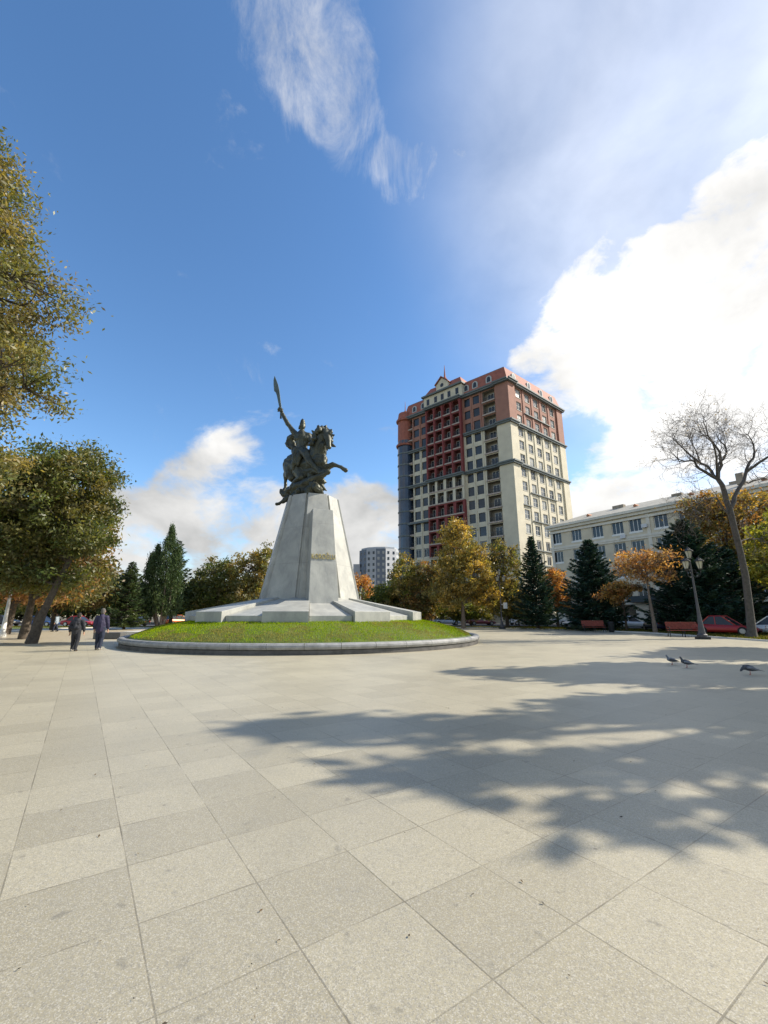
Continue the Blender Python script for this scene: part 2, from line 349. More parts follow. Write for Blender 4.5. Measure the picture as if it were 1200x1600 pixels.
def rand_axes(rng, n, size, flat=0., stretch=1.6):
    d = unit(rng.normal(size=(n, 3))); nrm = rng.normal(size=(n, 3)); nrm[:, 2] += flat * np.sign(rng.normal(size=n)); nrm = unit(nrm)
    u = unit(np.cross(nrm, d)); v = np.cross(nrm, u); s = size * rng.uniform(.4, 1.6, (n, 1)) ** 1.1; return u * s * .5 * stretch, v * s * .5
# ------------------------------------------------------------ trees
def pick(rng, pal, n):
    pal = np.array(pal, np.float32); return pal[rng.integers(0, len(pal), n)]
def foliage(rng, clusters, per, size, pal, flat=.3, jitter=.35, stretch=1.35):
    """clusters: (x, y, z, radius)"""
    cl = np.array(clusters); k = len(cl); idx = np.repeat(np.arange(k), per); n = len(idx)
    p = rng.normal(size=(n, 3)) * .5; p *= np.where(rng.uniform(size=(n, 1)) < .05, 1.4, 1.); p[:, 2] *= .72; r = cl[idx, 3:4]
    cen = cl[idx, :3] + p * r
    base = pick(rng, pal, k)[idx]; alt = pick(rng, pal, n); mixf = rng.uniform(0, .65, (n, 1))
    col = (base * (1 - mixf) + alt * mixf) * rng.uniform(1 - jitter, 1 + jitter, (n, 1)) * 1.7
    u, v = rand_axes(rng, n, size, flat, stretch); return cen, u, v, col
def limb(mb, rng, a, b, r0, r1, n=6, sag=.12, seg=5):
    a, b = Vector(a), Vector(b); d = b - a; off = Vector(rng.normal(size=3)) * d.length * .06; pts = []
    for i in range(seg + 1):
        t = i / seg; p = a + d * t + off * math.sin(math.pi * t) + Vector((0, 0, 1)) * math.sin(math.pi * t) * d.length * sag
        pts.append(p + Vector(rng.normal(size=3)) * d.length * .012)
    mb.tube(pts, [r0 + (r1 - r0) * (i / seg) for i in range(seg + 1)], n, cap=False); return pts
def broadleaf(name, label, cat, base, seed, blobs, trunk, r, ncl, per, size, pal, clr=(.5, .95), bark=None, group=None, twigs=True, hole=0.):
    """blobs: crown lobes (x, y, z, rx, ry, rz) from the base; trunk: points from the base"""
    rng = np.random.default_rng(seed); root = empty(name, base, label, cat, group)
    mb = MB(); tp = [Vector(p) for p in trunk]; nT = len(tp)
    rad = [r * (1.35 if i == 0 else 1) * (1 - .72 * i / (nT - 1)) for i in range(nT)]
    mb.tube(tp, rad, 10, cap=False)
    vol = np.array([b[3] * b[4] * b[5] for b in blobs]) ** .8; pr = vol / vol.sum(); cl = []
    holes = []
    if hole:
        for _ in range(int(hole)):
            b = blobs[rng.integers(len(blobs))]; q = unit(rng.normal(size=(1, 3)))[0] * .8; holes.append((b[0] + q[0] * b[3], b[1] + q[1] * b[4], b[2] + q[2] * b[5], min(b[3:]) * .34))
    while len(cl) < ncl:
        b = blobs[rng.choice(len(blobs), p=pr)]; q = unit(rng.normal(size=(1, 3)))[0] * rng.uniform(.25, 1.0) ** .45 * rng.uniform(.88, 1.1)
        p = (b[0] + q[0] * b[3], b[1] + q[1] * b[4], b[2] + q[2] * b[5])
        if p[2] < 1.2: continue
        if any((p[0] - h[0]) ** 2 + (p[1] - h[1]) ** 2 + (p[2] - h[2]) ** 2 < h[3] ** 2 for h in holes): continue
        cl.append((*p, rng.uniform(*clr)))
    # limbs reach for the lobes, branches for the clusters
    ends = []
    for b in blobs:
        k = min(range(1, nT), key=lambda i: (tp[i] - Vector(b[:3])).length + .6 * max(0, tp[i].z - b[2] + .5 * b[5]))
        for j in range(3):
            q = Vector(rng.normal(size=3)).normalized() * .45; e = Vector((b[0] + q.x * b[3], b[1] + q.y * b[4], b[2] + q.z * b[5]))
            ends += limb(mb, rng, tp[k], e, rad[k] * .6, r * .13, 6)[2:]
    step = 1 if twigs else 3
    for c in cl[::step]:
        s = min(ends, key=lambda e: (e - Vector(c[:3])).length); limb(mb, rng, s, c[:3], r * .10, r * .03, 4, .05, 3)
    mb.build('trunk', bark or BARK, root, True)
    cards('crown', *foliage(rng, cl, per, size, pal), LEAF, root)
    return root
def conifer(name, label, cat, base, seed, h, rb, z0, pal, droop=.25, nb=8, dz=.42, size=.42, group=None, wid=.66, dens=1., tilt=.15, bare=.12):
    rng = np.random.default_rng(seed); root = empty(name, base, label, cat, group); mb = MB()
    mb.tube([(0, 0, 0), (0, 0, h * .5), (0, 0, h * .98)], [h * .022, h * .014, .02], 8, cap=False)
    cen, U, V, col = [], [], [], []; z = z0; pal = np.array(pal)
    while z < h * .985:
        t = (z - z0) / (h - z0); Lb = rb * (1 - t) ** .85 * (1 if t > .1 else .8 + 2 * t) + .12
        k0 = rng.uniform(0, 6.28); n = max(4, int(nb * (1 - .5 * t)))
        for i in range(n):
            a = k0 + 6.283 * i / n + rng.normal() * .2; Lk = Lb * rng.uniform(.68, 1.12); tl = tilt + .5 * t + rng.normal() * .08
            d = np.array([math.cos(a), math.sin(a), 0]); side = np.array([-d[1], d[0], 0]); c = pal[rng.integers(len(pal))]
            P = lambda s: np.array([0, 0, z]) + d * (s * Lk) + np.array([0, 0, Lk * (tl * s - droop * math.sin(s * 2.4) * (1 - t))])
            mb.tube([P(0), P(.5), P(1)], [.035, .02, .006], 4, cap=False)
            m = max(6, int(Lk * 30 * dens)); s = rng.uniform(bare, 1.04, m) ** .8
            p = np.array([P(x) for x in s]); wd = wid * Lk * (1.05 - s) ** .7 * .6 + .05; off = rng.uniform(-1, 1, m)
            p += side * (off * wd)[:, None]; p[:, 2] -= np.abs(off) * wd * .22 + rng.uniform(0, .12, m)
            dr = d * .75 + side * np.sign(off)[:, None] * rng.uniform(.2, 1., (m, 1)) + rng.normal(size=(m, 3)) * .22; dr = unit(dr)
            nn = rng.normal(size=(m, 3)) * .7 + np.array([0, 0, 1]); q = unit(np.cross(nn, dr)); L_ = size * rng.uniform(.5, 1.1, (m, 1))
            cen.append(p); U.append(dr * L_ * .5); V.append(q * L_ * .24); col.append(c * rng.uniform(.6, 1.4, (m, 1)) * 1.3)
        z += dz * (1 - .35 * t)
    mb.build('trunk', BARK, root, True)
    cards('crown', np.vstack(cen), np.vstack(U), np.vstack(V), np.vstack(col), NEEDLE, root); return root
def cypress(name, label, cat, base, seed, plumes, pal, z0, r, size=.26, per=26, group=None):
    """plumes: (x, y, h, radius)"""
    rng = np.random.default_rng(seed); root = empty(name, base, label, cat, group); mb = MB(); cen, U, V, col = [], [], [], []; pal = np.array(pal)
    for (x, y, h, pr) in plumes:
        mb.tube([(x * .15, y * .15, 0), (x * .5, y * .5, z0), (x, y, h * .95)], [r, r * .7, .02], 8, cap=False)
        ncl = int(h * pr * 26)
        for _ in range(ncl):
            t = rng.uniform(0, 1) ** .85; z = z0 + (h - z0) * t; rr = pr * (1 - t ** 1.7) ** .8 * (.55 + .45 * min(1, t * 5)) * rng.uniform(.45, 1.12); a = rng.uniform(0, 6.283)
            m = per; p = np.array([x + rr * math.cos(a), y + rr * math.sin(a), z]) + rng.normal(size=(m, 3)) * np.array([.13, .13, .26])
            d = unit(np.array([math.cos(a) * .55, math.sin(a) * .55, 1.]) + rng.normal(size=(m, 3)) * .35); q = unit(np.cross(rng.normal(size=(m, 3)), d)); s = size * rng.uniform(.6, 1.3, (m, 1))
            cen.append(p); U.append(d * s * .5); V.append(q * s * .26); col.append(pal[rng.integers(len(pal))] * rng.uniform(.65, 1.4, (m, 1)) * 1.4)
    mb.build('trunk', BARKP, root, True)
    cards('crown', np.vstack(cen), np.vstack(U), np.vstack(V), np.vstack(col), NEEDLE, root); return root
OLIVE = [(.092, .095, .028), (.125, .115, .034), (.065, .08, .024), (.165, .13, .045), (.11, .085, .032), (.07, .07, .024)]
OLIVED = [(.052, .064, .02), (.075, .08, .024), (.09, .085, .028), (.04, .055, .018), (.115, .095, .035)]
YELLOW = [(.27, .19, .045), (.20, .16, .04), (.12, .115, .035), (.32, .22, .055), (.15, .115, .035), (.09, .09, .03)]
ORANGE = [(.30, .15, .045), (.25, .11, .04), (.34, .20, .055), (.17, .085, .035), (.22, .15, .05)]
RUST = [(.15, .075, .03), (.10, .065, .025), (.20, .10, .03), (.075, .07, .022), (.13, .10, .03)]
MIDG = [(.05, .075, .018), (.07, .09, .02), (.09, .10, .025), (.04, .06, .015)]
LIME = [(.17, .18, .025), (.23, .21, .03), (.11, .14, .025), (.30, .25, .04), (.08, .10, .02)]
SPR = [(.016, .042, .03), (.022, .05, .036), (.013, .034, .025), (.03, .058, .034)]
SPRG = [(.05, .08, .028), (.04, .065, .025), (.07, .095, .03), (.03, .05, .02)]
CYP = [(.042, .07, .022), (.055, .08, .026), (.03, .052, .018)]
# ------------------------------------------------------------ ground
def sheet(name, poly, z, m):
    mb = MB(); mb.face([(x, y, z) for x, y in poly]); o = mb.build(name, m); return tag(o, kind='structure')
sheet('ground', [(-900, -900), (900, -900), (900, 900), (-900, 900)], -.02, SOIL)
sheet('road', [(-400, 62), (-60, 62), (20, 66), (29, 58), (34, 46), (37, 30), (37, -200), (52, -200), (52, 40), (44, 66), (37, 82), (400, 82), (400, 96), (-400, 86)], -.012, ASPH)
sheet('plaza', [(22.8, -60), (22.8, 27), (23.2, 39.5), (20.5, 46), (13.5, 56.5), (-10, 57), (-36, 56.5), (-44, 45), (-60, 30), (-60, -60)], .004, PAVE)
sheet('verge', [(22.9, -60), (22.9, 27), (23.3, 39.5), (20.6, 46), (13.6, 56.6), (-10, 57.1), (-36, 56.6), (-44.1, 45), (-60.1, 30), (-90, 30), (-90, 61), (-60, 61.5), (20, 65.5), (28.5, 57), (33.4, 46), (36.4, 30), (36.4, -60)], -.004, LAWN)
sheet('pavement', [(44.5, 66.5), (52.6, 40), (52.6, -60), (60, -60), (62, 40), (50, 60), (34, 82)], -.006, mat('pavement', (.3, .29, .26), .85, var=.15, vscale=1))
# kerb round the verge
mb = MB()
kp = [(22.8, -20), (22.8, 27), (23.2, 39.5), (20.5, 46), (13.5, 56.5), (-10, 57), (-36, 56.5), (-44, 45)]
for a, b in zip(kp, kp[1:]): mb.bar((a[0], a[1], .03), (b[0], b[1], .03), .12, .14)
tag(mb.build('verge_kerb', MARBLE), 'low pale stone kerb between the paving and the strip of ground under the trees', 'kerb')

# grass tufts on the verge (only where seen)
rng = np.random.default_rng(3)
def tufts(P, h, w, pal, name, parent=None, lean=.4):
    n = len(P); P = P.copy(); hh = h * rng.uniform(.5, 1.3, (n, 1)); up = unit(np.array([0, 0, 1.]) + rng.normal(size=(n, 3)) * lean * np.array([1, 1, .1]))
    q = unit(np.cross(rng.normal(size=(n, 3)), up)); c = pick(rng, pal, n) * rng.uniform(.7, 1.35, (n, 1))
    return P + up * hh * .5, up * hh * .5, q * w, c
n = 26000
y = rng.uniform(26, 62, n); x = np.where(y < 40, 23.3, 23.3 - (y - 40) * .6) + rng.uniform(0, 9, n) ** 1.1
P1 = np.stack([x, y, np.full(n, 0.)], 1)
x2 = rng.uniform(-62, 13, n); P2 = np.stack([x2, rng.uniform(57.2, 61.4, n), np.full(n, 0.)], 1)
VG = [(.08, .10, .02), (.12, .12, .03), (.17, .13, .05), (.06, .08, .02)]
A = tufts(np.vstack([P1, P2]), .16, .05, VG, 'g'); o = cards('grass', *A, GRASS); tag(o, 'short rough grass on the strip under the trees', 'grass', kind='stuff')

# ------------------------------------------------------------ round flower bed: kerb, mound, grass
MC = Vector((-4.55, 27.5, 0)); KR = 10.15
def mz(r): return .38 + 1.02 * (1 - np.minimum(r / 9.8, 1) ** 4.6)
mb = MB(); mb.lathe([(9.95, .18)] + [(q, float(mz(q))) for q in (9.7, 9.3, 8.8, 8.2, 7.5, 6.5, 5, 3, .3)], 96); o = mb.build('mound', LAWN, None, True, loc=tuple(MC)); tag(o, kind='structure')
n = 150000
a = rng.uniform(0, 2 * math.pi, n); r = np.sqrt(rng.uniform(5.8 ** 2, 9.66 ** 2, n)); keep = (np.cos(a + 1.25) > -.55); a = a[keep]; r = r[keep]
x = np.cos(a) * r; y = np.sin(a) * r; P = np.stack([x + MC.x, y + MC.y, mz(r)], 1)
G1 = np.array([(.20, .32, .006), (.28, .39, .008), (.13, .22, .006), (.33, .39, .014)]); G2 = np.array([(.33, .27, .08), (.27, .26, .06), (.20, .19, .05)])
cen, U, V, col = tufts(P, .075, .012, G1, 'g')
def vnoise(x, y, s, sd):
    g = np.random.default_rng(sd).uniform(0, 1, (64, 64)); X = (x * s) % 63; Y = (y * s) % 63; i = X.astype(int); j = Y.astype(int); fx = X - i; fy = Y - j; fx = fx * fx * (3 - 2 * fx); fy = fy * fy * (3 - 2 * fy)
    return (g[i, j] * (1 - fx) + g[i + 1, j] * fx) * (1 - fy) + (g[i, j + 1] * (1 - fx) + g[i + 1, j + 1] * fx) * fy
dry = vnoise(x + 20, y + 20, 1.1, 1) * .6 + vnoise(x + 20, y + 20, 3.5, 2) * .4 + (r > 9.0) * .12 + rng.normal(size=len(x)) * .08
m = dry > .62; col[m] = G2[rng.integers(0, 3, m.sum())] * rng.uniform(.7, 1.3, (m.sum(), 1))
ln = (.72 + .5 * vnoise(x + 5, y + 40, 2.2, 7))[:, None]; U = U * ln; V = V * 1.0
tag(cards('grass', cen, U, V, col, GRASS), 'bright green grass on the round mound below the monument, with drier patches', 'grass', kind='stuff')
# kerb: a root with its stones
kr = empty('round_kerb', tuple(MC), 'low round grey granite kerb with a rounded top edge enclosing the grass mound', 'kerb')
NS = 44; KP = [(9.86, .18), (9.86, .40), (9.93, .445), (10.05, .455), (10.14, .43), (10.20, .37), (10.21, .30), (10.16, .215), (10.05, .18)]
for k in range(NS):
    mb = MB(); a0 = 2 * math.pi * k / NS + .0009; a1 = 2 * math.pi * (k + 1) / NS - .0009; S = 5; vs = []; m_ = len(KP)
    for i in range(S + 1):
        t = a0 + (a1 - a0) * i / S
        for q, z in KP: vs.append((q * math.cos(t), q * math.sin(t), z))
    fs = [(i * m_ + j, i * m_ + (j + 1) % m_, (i + 1) * m_ + (j + 1) % m_, (i + 1) * m_ + j) for i in range(S) for j in range(m_)]
    fs += [tuple(range(m_)), tuple(S * m_ + j for j in range(m_ - 1, -1, -1))]
    mb.mesh(vs, fs); mb.build('kerb_stone', KERB, kr, False)
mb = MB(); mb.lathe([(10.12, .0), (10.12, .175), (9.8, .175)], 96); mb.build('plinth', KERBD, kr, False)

# ------------------------------------------------------------ monument pedestal
ped = empty('monument_pedestal', (-4.7, 27.4, 0), 'tapering faceted grey granite pedestal with gold letters, standing on a star of sloping slabs', 'pedestal')
def pol(rad, deg):   # angle from the camera side, positive to the right
    t = R(deg); return (rad * math.sin(t), -rad * math.cos(t))
for k in range(20):
    a0, a1 = k * 18 - 8 + .12, (k + 1) * 18 - 8 - .12; high = k % 2 == 0
    ro, zi, zo = (7.0, 2.56, 1.70) if high else (6.75, 2.50, 1.50)
    A, B, D, E_ = pol(2.3, a0), pol(2.3, a1), pol(ro, a1), pol(ro, a0)
    if high: f = .3; E_ = (E_[0], E_[1])
    mb = MB(); zb = .85
    vs = [(*A, zb), (*B, zb), (*D, zb), (*E_, zb), (*A, zi + .08), (*B, zi + .08), (*D, zo), (*E_, zo)]
    mb.mesh(vs, [(3, 2, 1, 0), (4, 5, 6, 7), (0, 1, 5, 4), (1, 2, 6, 5), (2, 3, 7, 6), (3, 0, 4, 7)])
    mb.build('base_slab', GRAN, ped, False, .012)
ZB, ZT = 2.4, 8.95
def facet_pts(ap, deg, hw):
    t = R(deg); nx, ny = math.sin(t), -math.cos(t); tx, ty = math.cos(t), math.sin(t)
    return (nx * ap - tx * hw, ny * ap - ty * hw), (nx * ap + tx * hw, ny * ap + ty * hw)
def octo(ap, rot): c = ap / math.cos(R(22.5)); return [pol(c, rot - 22.5 + 45 * i) for i in range(8)]
ROT = 20.
mb = MB(); mb.prism(octo(2.78, ROT), ZB, ZT, 0, octo(1.40, ROT)); mb.build('shaft', GRAN, ped, False, .012)
def facet_slab(deg, th, wb, wt, z0=ZB, z1=ZT + .02, ap0=2.78, ap1=1.40, name='facing', shift=0.):
    mb = MB(); a0, b0 = facet_pts(ap0 - .15, deg, wb); a1, b1 = facet_pts(ap0 + th, deg, wb); a2, b2 = facet_pts(ap1 - .15, deg, wt); a3, b3 = facet_pts(ap1 + th, deg, wt)
    t = R(deg); s = (math.cos(t) * shift, math.sin(t) * shift)
    P = [(*a0, z0), (*b0, z0), (*b1, z0), (*a1, z0), (*a2, z1), (*b2, z1), (*b3, z1), (*a3, z1)]; P = [(x + s[0], y + s[1], z) for x, y, z in P]
    mb.mesh(P, [(0, 1, 2, 3), (7, 6, 5, 4), (0, 4, 5, 1), (1, 5, 6, 2), (2, 6, 7, 3), (3, 7, 4, 0)])
    return mb.build(name, GRAN, ped, False, .015)
for d in (ROT, ROT + 90, ROT + 180, ROT + 270): facet_slab(d, .20, 1.12, .58)
for d in (ROT - 45, ROT + 45): facet_slab(d, .12, 1.02, .50, shift=.03)
# buttress with the letters
apb, apt = 2.78, 1.40 + (ZT - 7.62) / (ZT - ZB) * 1.38
facet_slab(ROT, 1.3, .84, .60, 1.9, 7.62, apb, apt, 'buttress', shift=.08)
tx = bpy.data.curves.new('inscription', 'FONT'); tx.body = 'KORO\u011eLU'; tx.size = .42; tx.extrude = .02; tx.align_x = 'CENTER'; tx.align_y = 'CENTER'; tx.space_character = 1.12
to = bpy.data.objects.new('inscription_text', tx); C.objects.link(to)
dg = bpy.context.evaluated_depsgraph_get(); me = bpy.data.meshes.new_from_object(to.evaluated_get(dg)); bpy.data.objects.remove(to)
me.materials.clear(); me.materials.append(GOLD); ins = bpy.data.objects.new('inscription', me); C.objects.link(ins); ins.parent = ped
zi_ = 4.72; f = (zi_ - 1.9) / (7.62 - 1.9); ap = apb + 1.3 + (apt - apb) * f; slope = math.atan((apb - apt) / (7.62 - 1.9))
p = pol(ap + .02, ROT); ins.location = (p[0] + .075, p[1] + .02, zi_); ins.rotation_euler = (R(90) - slope, 0, R(ROT)); ins.scale = (.63, 1, 1)
# steps and blocks on the far left side of the bed
st = empty('stone_steps', (-17, 35, 0), 'pale stone steps with a block on top, beside the left end of the round kerb', 'steps')
for i, (x0, x1, y0, y1, z1) in enumerate(((-2.6, 6, -1.6, 4, .34), (-1.6, 7, 1.2, 6, .62))):
    mb = MB(); mb.box(x0, x1, y0, y1, 0 if i == 0 else .345, z1); mb.build('step', MARBLE, st, False, .03)
mb = MB(); mb.box(-.9, .9, -.35, .35, 0, .42); tag(mb.build('stone_block', DKGRAN, None, False, .04, (-18.2, 29.6, .005)), 'dark polished stone block lying on the paving by the left end of the round kerb', 'block')
# ------------------------------------------------------------ statue
ST = {
 'horse': [[(-1.54,1.0,2.68,0.58),(-0.88,0.5,2.3,0.6),(-0.23,0.0,2.25,0.62),(0.35,-0.5,2.23,0.64),(0.7,-0.9,2.31,0.5)],[(-1.41,0.8,2.94,0.45),(-0.68,0.3,2.95,0.45),(0.05,-0.3,2.86,0.45)],[(-0.17,-0.2,1.73,0.42),(0.46,-0.7,1.68,0.4)],[(0.69,-0.85,2.58,0.4),(1.01,-1.15,2.28,0.26)],[(0.49,-0.7,2.57,0.55),(0.56,-0.85,3.03,0.45),(0.71,-1.0,3.48,0.38),(0.87,-1.1,3.89,0.33),(1.06,-1.2,4.14,0.25)],[(0.86,-1.05,2.76,0.3),(0.91,-1.2,3.21,0.28)],[(1.06,-1.25,4.15,0.24),(1.26,-1.45,3.67,0.22),(1.37,-1.6,3.23,0.16),(1.43,-1.7,2.91,0.13)],[(1.15,-1.35,3.78,0.2),(1.27,-1.5,3.27,0.12)],[(0.95,-1.2,4.36,0.07),(0.9,-1.2,4.57,0.03)],[(1.13,-1.2,4.36,0.07),(1.1,-1.2,4.6,0.03)],[(0.91,-1.0,1.96,0.34),(1.21,-1.2,1.7,0.24),(1.43,-1.35,1.77,0.18),(1.65,-1.45,1.84,0.17),(1.92,-1.5,1.77,0.11),(2.19,-1.55,1.65,0.11),(2.34,-1.6,1.51,0.12),(2.49,-1.6,1.42,0.14)],[(1.65,-1.45,1.84,0.1),(1.63,-1.45,1.94,0.05)],[(0.55,-0.9,1.68,0.34),(1.0,-1.5,1.28,0.22),(1.4,-1.9,1.21,0.18),(1.08,-2.0,0.96,0.12),(0.63,-2.0,0.84,0.11),(0.36,-2.0,0.7,0.14)],[(-1.48,0.8,2.34,0.52),(-1.41,0.6,1.87,0.4),(-1.26,0.4,1.54,0.26),(-1.58,0.7,1.74,0.2),(-1.9,1.0,2.04,0.17),(-1.88,1.0,1.54,0.11),(-1.85,1.0,1.04,0.12),(-1.95,0.9,0.75,0.17)],[(-0.77,0.0,1.93,0.45),(-0.48,-0.4,1.34,0.3),(-0.87,-0.2,1.15,0.2),(-1.15,0.0,0.96,0.14),(-1.25,0.0,0.58,0.14)],[(0.67,-1.1,2.48,0.24),(0.65,-1.2,2.07,0.22)],[(1.0,-1.15,2.43,0.22),(1.01,-1.3,2.03,0.2)]],
 'tail': [[(-1.86,1.2,3.09,0.16),(-2.04,1.3,2.85,0.14),(-2.07,1.4,2.55,0.12),(-1.93,1.3,2.17,0.06)],[(-1.83,1.2,3.16,0.12),(-1.97,1.5,2.79,0.1),(-1.88,1.5,2.38,0.04)]],
 'mane': [[(0.23,-1.31,3.34,0.17),(0.15,-1.31,3.26,0.13),(0.02,-1.36,3.16,0.04)],[(0.21,-0.77,3.74,0.17),(0.11,-0.77,3.66,0.13),(0.04,-0.82,3.59,0.04)],[(0.4,-1.38,3.64,0.17),(0.31,-1.38,3.62,0.13),(0.28,-1.43,3.61,0.04)],[(0.39,-1.13,3.9,0.17),(0.29,-1.13,3.97,0.13),(0.17,-1.18,4.05,0.04)],[(0.39,-0.95,4.13,0.17),(0.29,-0.95,4.25,0.13),(0.13,-1.0,4.41,0.04)],[(0.56,-1.31,4.11,0.17),(0.51,-1.31,4.25,0.13),(0.5,-1.36,4.36,0.04)],[(0.53,-0.75,4.45,0.17),(0.5,-0.75,4.61,0.13),(0.47,-0.8,4.83,0.04)],[(0.71,-1.44,4.2,0.17),(0.68,-1.44,4.35,0.13),(0.64,-1.49,4.56,0.04)],[(0.74,-1.13,4.41,0.17),(0.74,-1.13,4.48,0.13),(0.73,-1.18,4.59,0.04)],[(0.84,-1.23,4.41,0.17),(0.84,-1.23,4.48,0.13),(0.84,-1.28,4.63,0.04)],[(0.96,-1.0,4.47,0.17),(1.01,-1.0,4.61,0.13),(1.08,-1.05,4.71,0.04)],[(1.02,-0.96,4.44,0.17),(1.05,-0.96,4.58,0.13),(1.09,-1.01,4.76,0.04)],[(1.12,-0.99,4.37,0.17),(1.17,-0.99,4.44,0.13),(1.19,-1.04,4.51,0.04)],[(1.25,-0.97,4.29,0.17),(1.34,-0.97,4.37,0.13),(1.47,-1.02,4.46,0.04)],[(1.37,-1.43,3.97,0.17),(1.47,-1.43,4.08,0.13),(1.54,-1.48,4.16,0.04)],[(1.32,-0.76,4.13,0.17),(1.44,-0.76,4.13,0.13),(1.62,-0.81,4.15,0.04)],[(1.32,-0.76,3.96,0.17),(1.43,-0.76,3.97,0.13),(1.49,-0.81,3.97,0.04)],[(1.35,-0.89,3.74,0.17),(1.45,-0.89,3.67,0.13),(1.57,-0.94,3.61,0.04)],[(0.33,-0.99,3.37,0.17),(0.28,-0.99,3.25,0.13),(0.25,-1.04,3.13,0.04)],[(0.19,-0.83,3.31,0.17),(0.12,-0.83,3.2,0.13),(0.03,-0.88,3.07,0.04)],[(1.48,-1.6,3.23,0.1),(1.63,-1.6,3.1,0.12),(1.8,-1.65,2.99,0.05)],[(1.24,-1.5,3.08,0.1),(1.29,-1.5,2.8,0.05)],[(0.35,-0.9,3.72,0.2),(0.55,-1.1,4.15,0.2),(0.85,-1.15,4.35,0.18),(1.24,-1.3,4.12,0.13)]],
 'rider': [[(-0.63,-0.1,3.36,0.36),(-0.64,-0.1,3.66,0.32),(-0.66,-0.1,3.99,0.33),(-0.68,-0.1,4.36,0.36),(-0.69,-0.1,4.56,0.26),(-0.67,-0.12,4.75,0.13)],[(-1.1,0.0,4.49,0.2),(-0.67,-0.15,4.44,0.26),(-0.22,-0.1,4.39,0.21)],[(-0.94,-0.1,4.19,0.25),(-0.34,-0.15,4.14,0.25)],[(-0.84,-0.1,3.86,0.24),(-0.42,-0.15,3.84,0.22)],[(-0.82,-0.25,4.13,0.2),(-0.45,-0.25,4.13,0.2)],[(-0.67,-0.14,4.85,0.13),(-0.66,-0.15,5.08,0.19),(-0.66,-0.15,5.25,0.17)],[(-0.56,-0.33,4.98,0.05),(-0.55,-0.33,4.89,0.04)],[(-1.13,0.0,4.57,0.2),(-1.31,0.02,4.78,0.17),(-1.56,0.05,5.14,0.13),(-1.73,0.08,5.36,0.14),(-2.05,0.1,5.95,0.12),(-2.25,0.1,6.34,0.1),(-2.35,0.1,6.51,0.12)],[(-2.44,0.0,6.42,0.05),(-2.28,-0.08,6.47,0.05),(-2.15,0.0,6.42,0.05)],[(-2.43,0.0,6.28,0.05),(-2.27,-0.08,6.3,0.05),(-2.13,0.0,6.3,0.05)],[(-0.2,-0.1,4.36,0.17),(0.0,-0.3,3.91,0.14),(0.24,-0.7,3.48,0.11),(0.37,-0.95,3.41,0.1)],[(-0.61,-0.2,3.32,0.3),(-0.17,-0.8,2.82,0.28),(0.14,-1.15,2.15,0.2),(0.5,-1.35,1.71,0.14),(0.76,-1.45,1.33,0.1),(0.93,-1.6,1.22,0.07)]],
 'helmet': [[(-0.66,-0.15,5.25,0.175),(-0.66,-0.15,5.45,0.13),(-0.67,-0.15,5.62,0.04)],[(-0.85,-0.05,5.13,0.07),(-0.91,0.0,4.98,0.06)]],
 'cloak': [[(-1.3,0.2,4.52,0.2),(-1.59,0.4,4.41,0.22),(-1.73,0.5,4.11,0.2),(-1.53,0.4,3.76,0.16)],[(-1.46,0.4,4.27,0.2),(-1.28,0.3,3.69,0.22),(-1.12,0.1,3.21,0.2)],[(-0.98,-0.2,3.29,0.24),(-1.02,-0.3,2.79,0.2),(-1.05,-0.35,2.32,0.16),(-1.13,-0.3,1.95,0.08)],[(-0.7,-0.35,3.23,0.22),(-0.7,-0.5,2.65,0.18),(-0.77,-0.5,2.2,0.12)],[(-0.88,-0.3,3.05,0.2),(-0.41,-0.5,2.97,0.2)],[(-1.86,0.5,4.25,0.06),(-1.75,0.5,3.97,0.12),(-1.36,0.3,4.03,0.1)]],
 'fallen_foe': [[(-1.37,0.0,0.52,0.3),(-0.89,-0.3,0.62,0.4),(-0.3,-0.6,0.71,0.42),(0.22,-0.9,0.87,0.36),(0.53,-1.0,1.02,0.28),(0.95,-1.1,1.24,0.2),(1.29,-1.1,1.55,0.12)],[(-0.95,-0.2,0.33,0.34),(-0.28,-0.6,0.31,0.42),(0.31,-0.9,0.25,0.4),(0.78,-0.9,0.19,0.26)],[(0.38,-1.1,0.68,0.26),(0.6,-1.3,0.38,0.27),(0.82,-1.2,0.23,0.26),(0.86,-1.0,0.04,0.2)],[(0.15,-0.6,1.4,0.3),(0.72,-0.7,1.18,0.25),(0.98,-0.8,0.9,0.18),(1.23,-0.8,0.85,0.03)],[(0.8,-0.8,0.78,0.2),(1.02,-0.8,0.47,0.14),(1.27,-0.8,0.28,0.03)],[(-1.48,0.0,0.33,0.22),(-1.72,0.0,0.2,0.16),(-1.9,0.1,0.45,0.16),(-1.91,0.1,0.55,0.17)],[(-1.39,-0.2,0.02,0.2),(-1.64,-0.25,-0.21,0.15),(-1.85,-0.3,-0.38,0.12),(-2.06,-0.3,-0.45,0.08)],[(-0.51,-0.9,0.25,0.2),(-0.7,-0.8,0.04,0.18),(-0.98,-0.6,0.0,0.15)],[(0.18,-1.2,0.35,0.2),(0.08,-1.2,-0.02,0.16)]],
 'rock_base': [[(-1.36,0.6,0.31,0.35),(-0.38,0.0,0.17,0.45),(0.53,-0.4,0.12,0.4)],[(-0.8,-0.6,0.03,0.3),(0.01,-0.8,-0.02,0.3)],[(-1.07,1.2,0.74,0.4),(0.3,0.6,0.57,0.4)],[(-0.23,0.3,1.06,0.5),(0.32,-0.1,1.19,0.4)]],
}

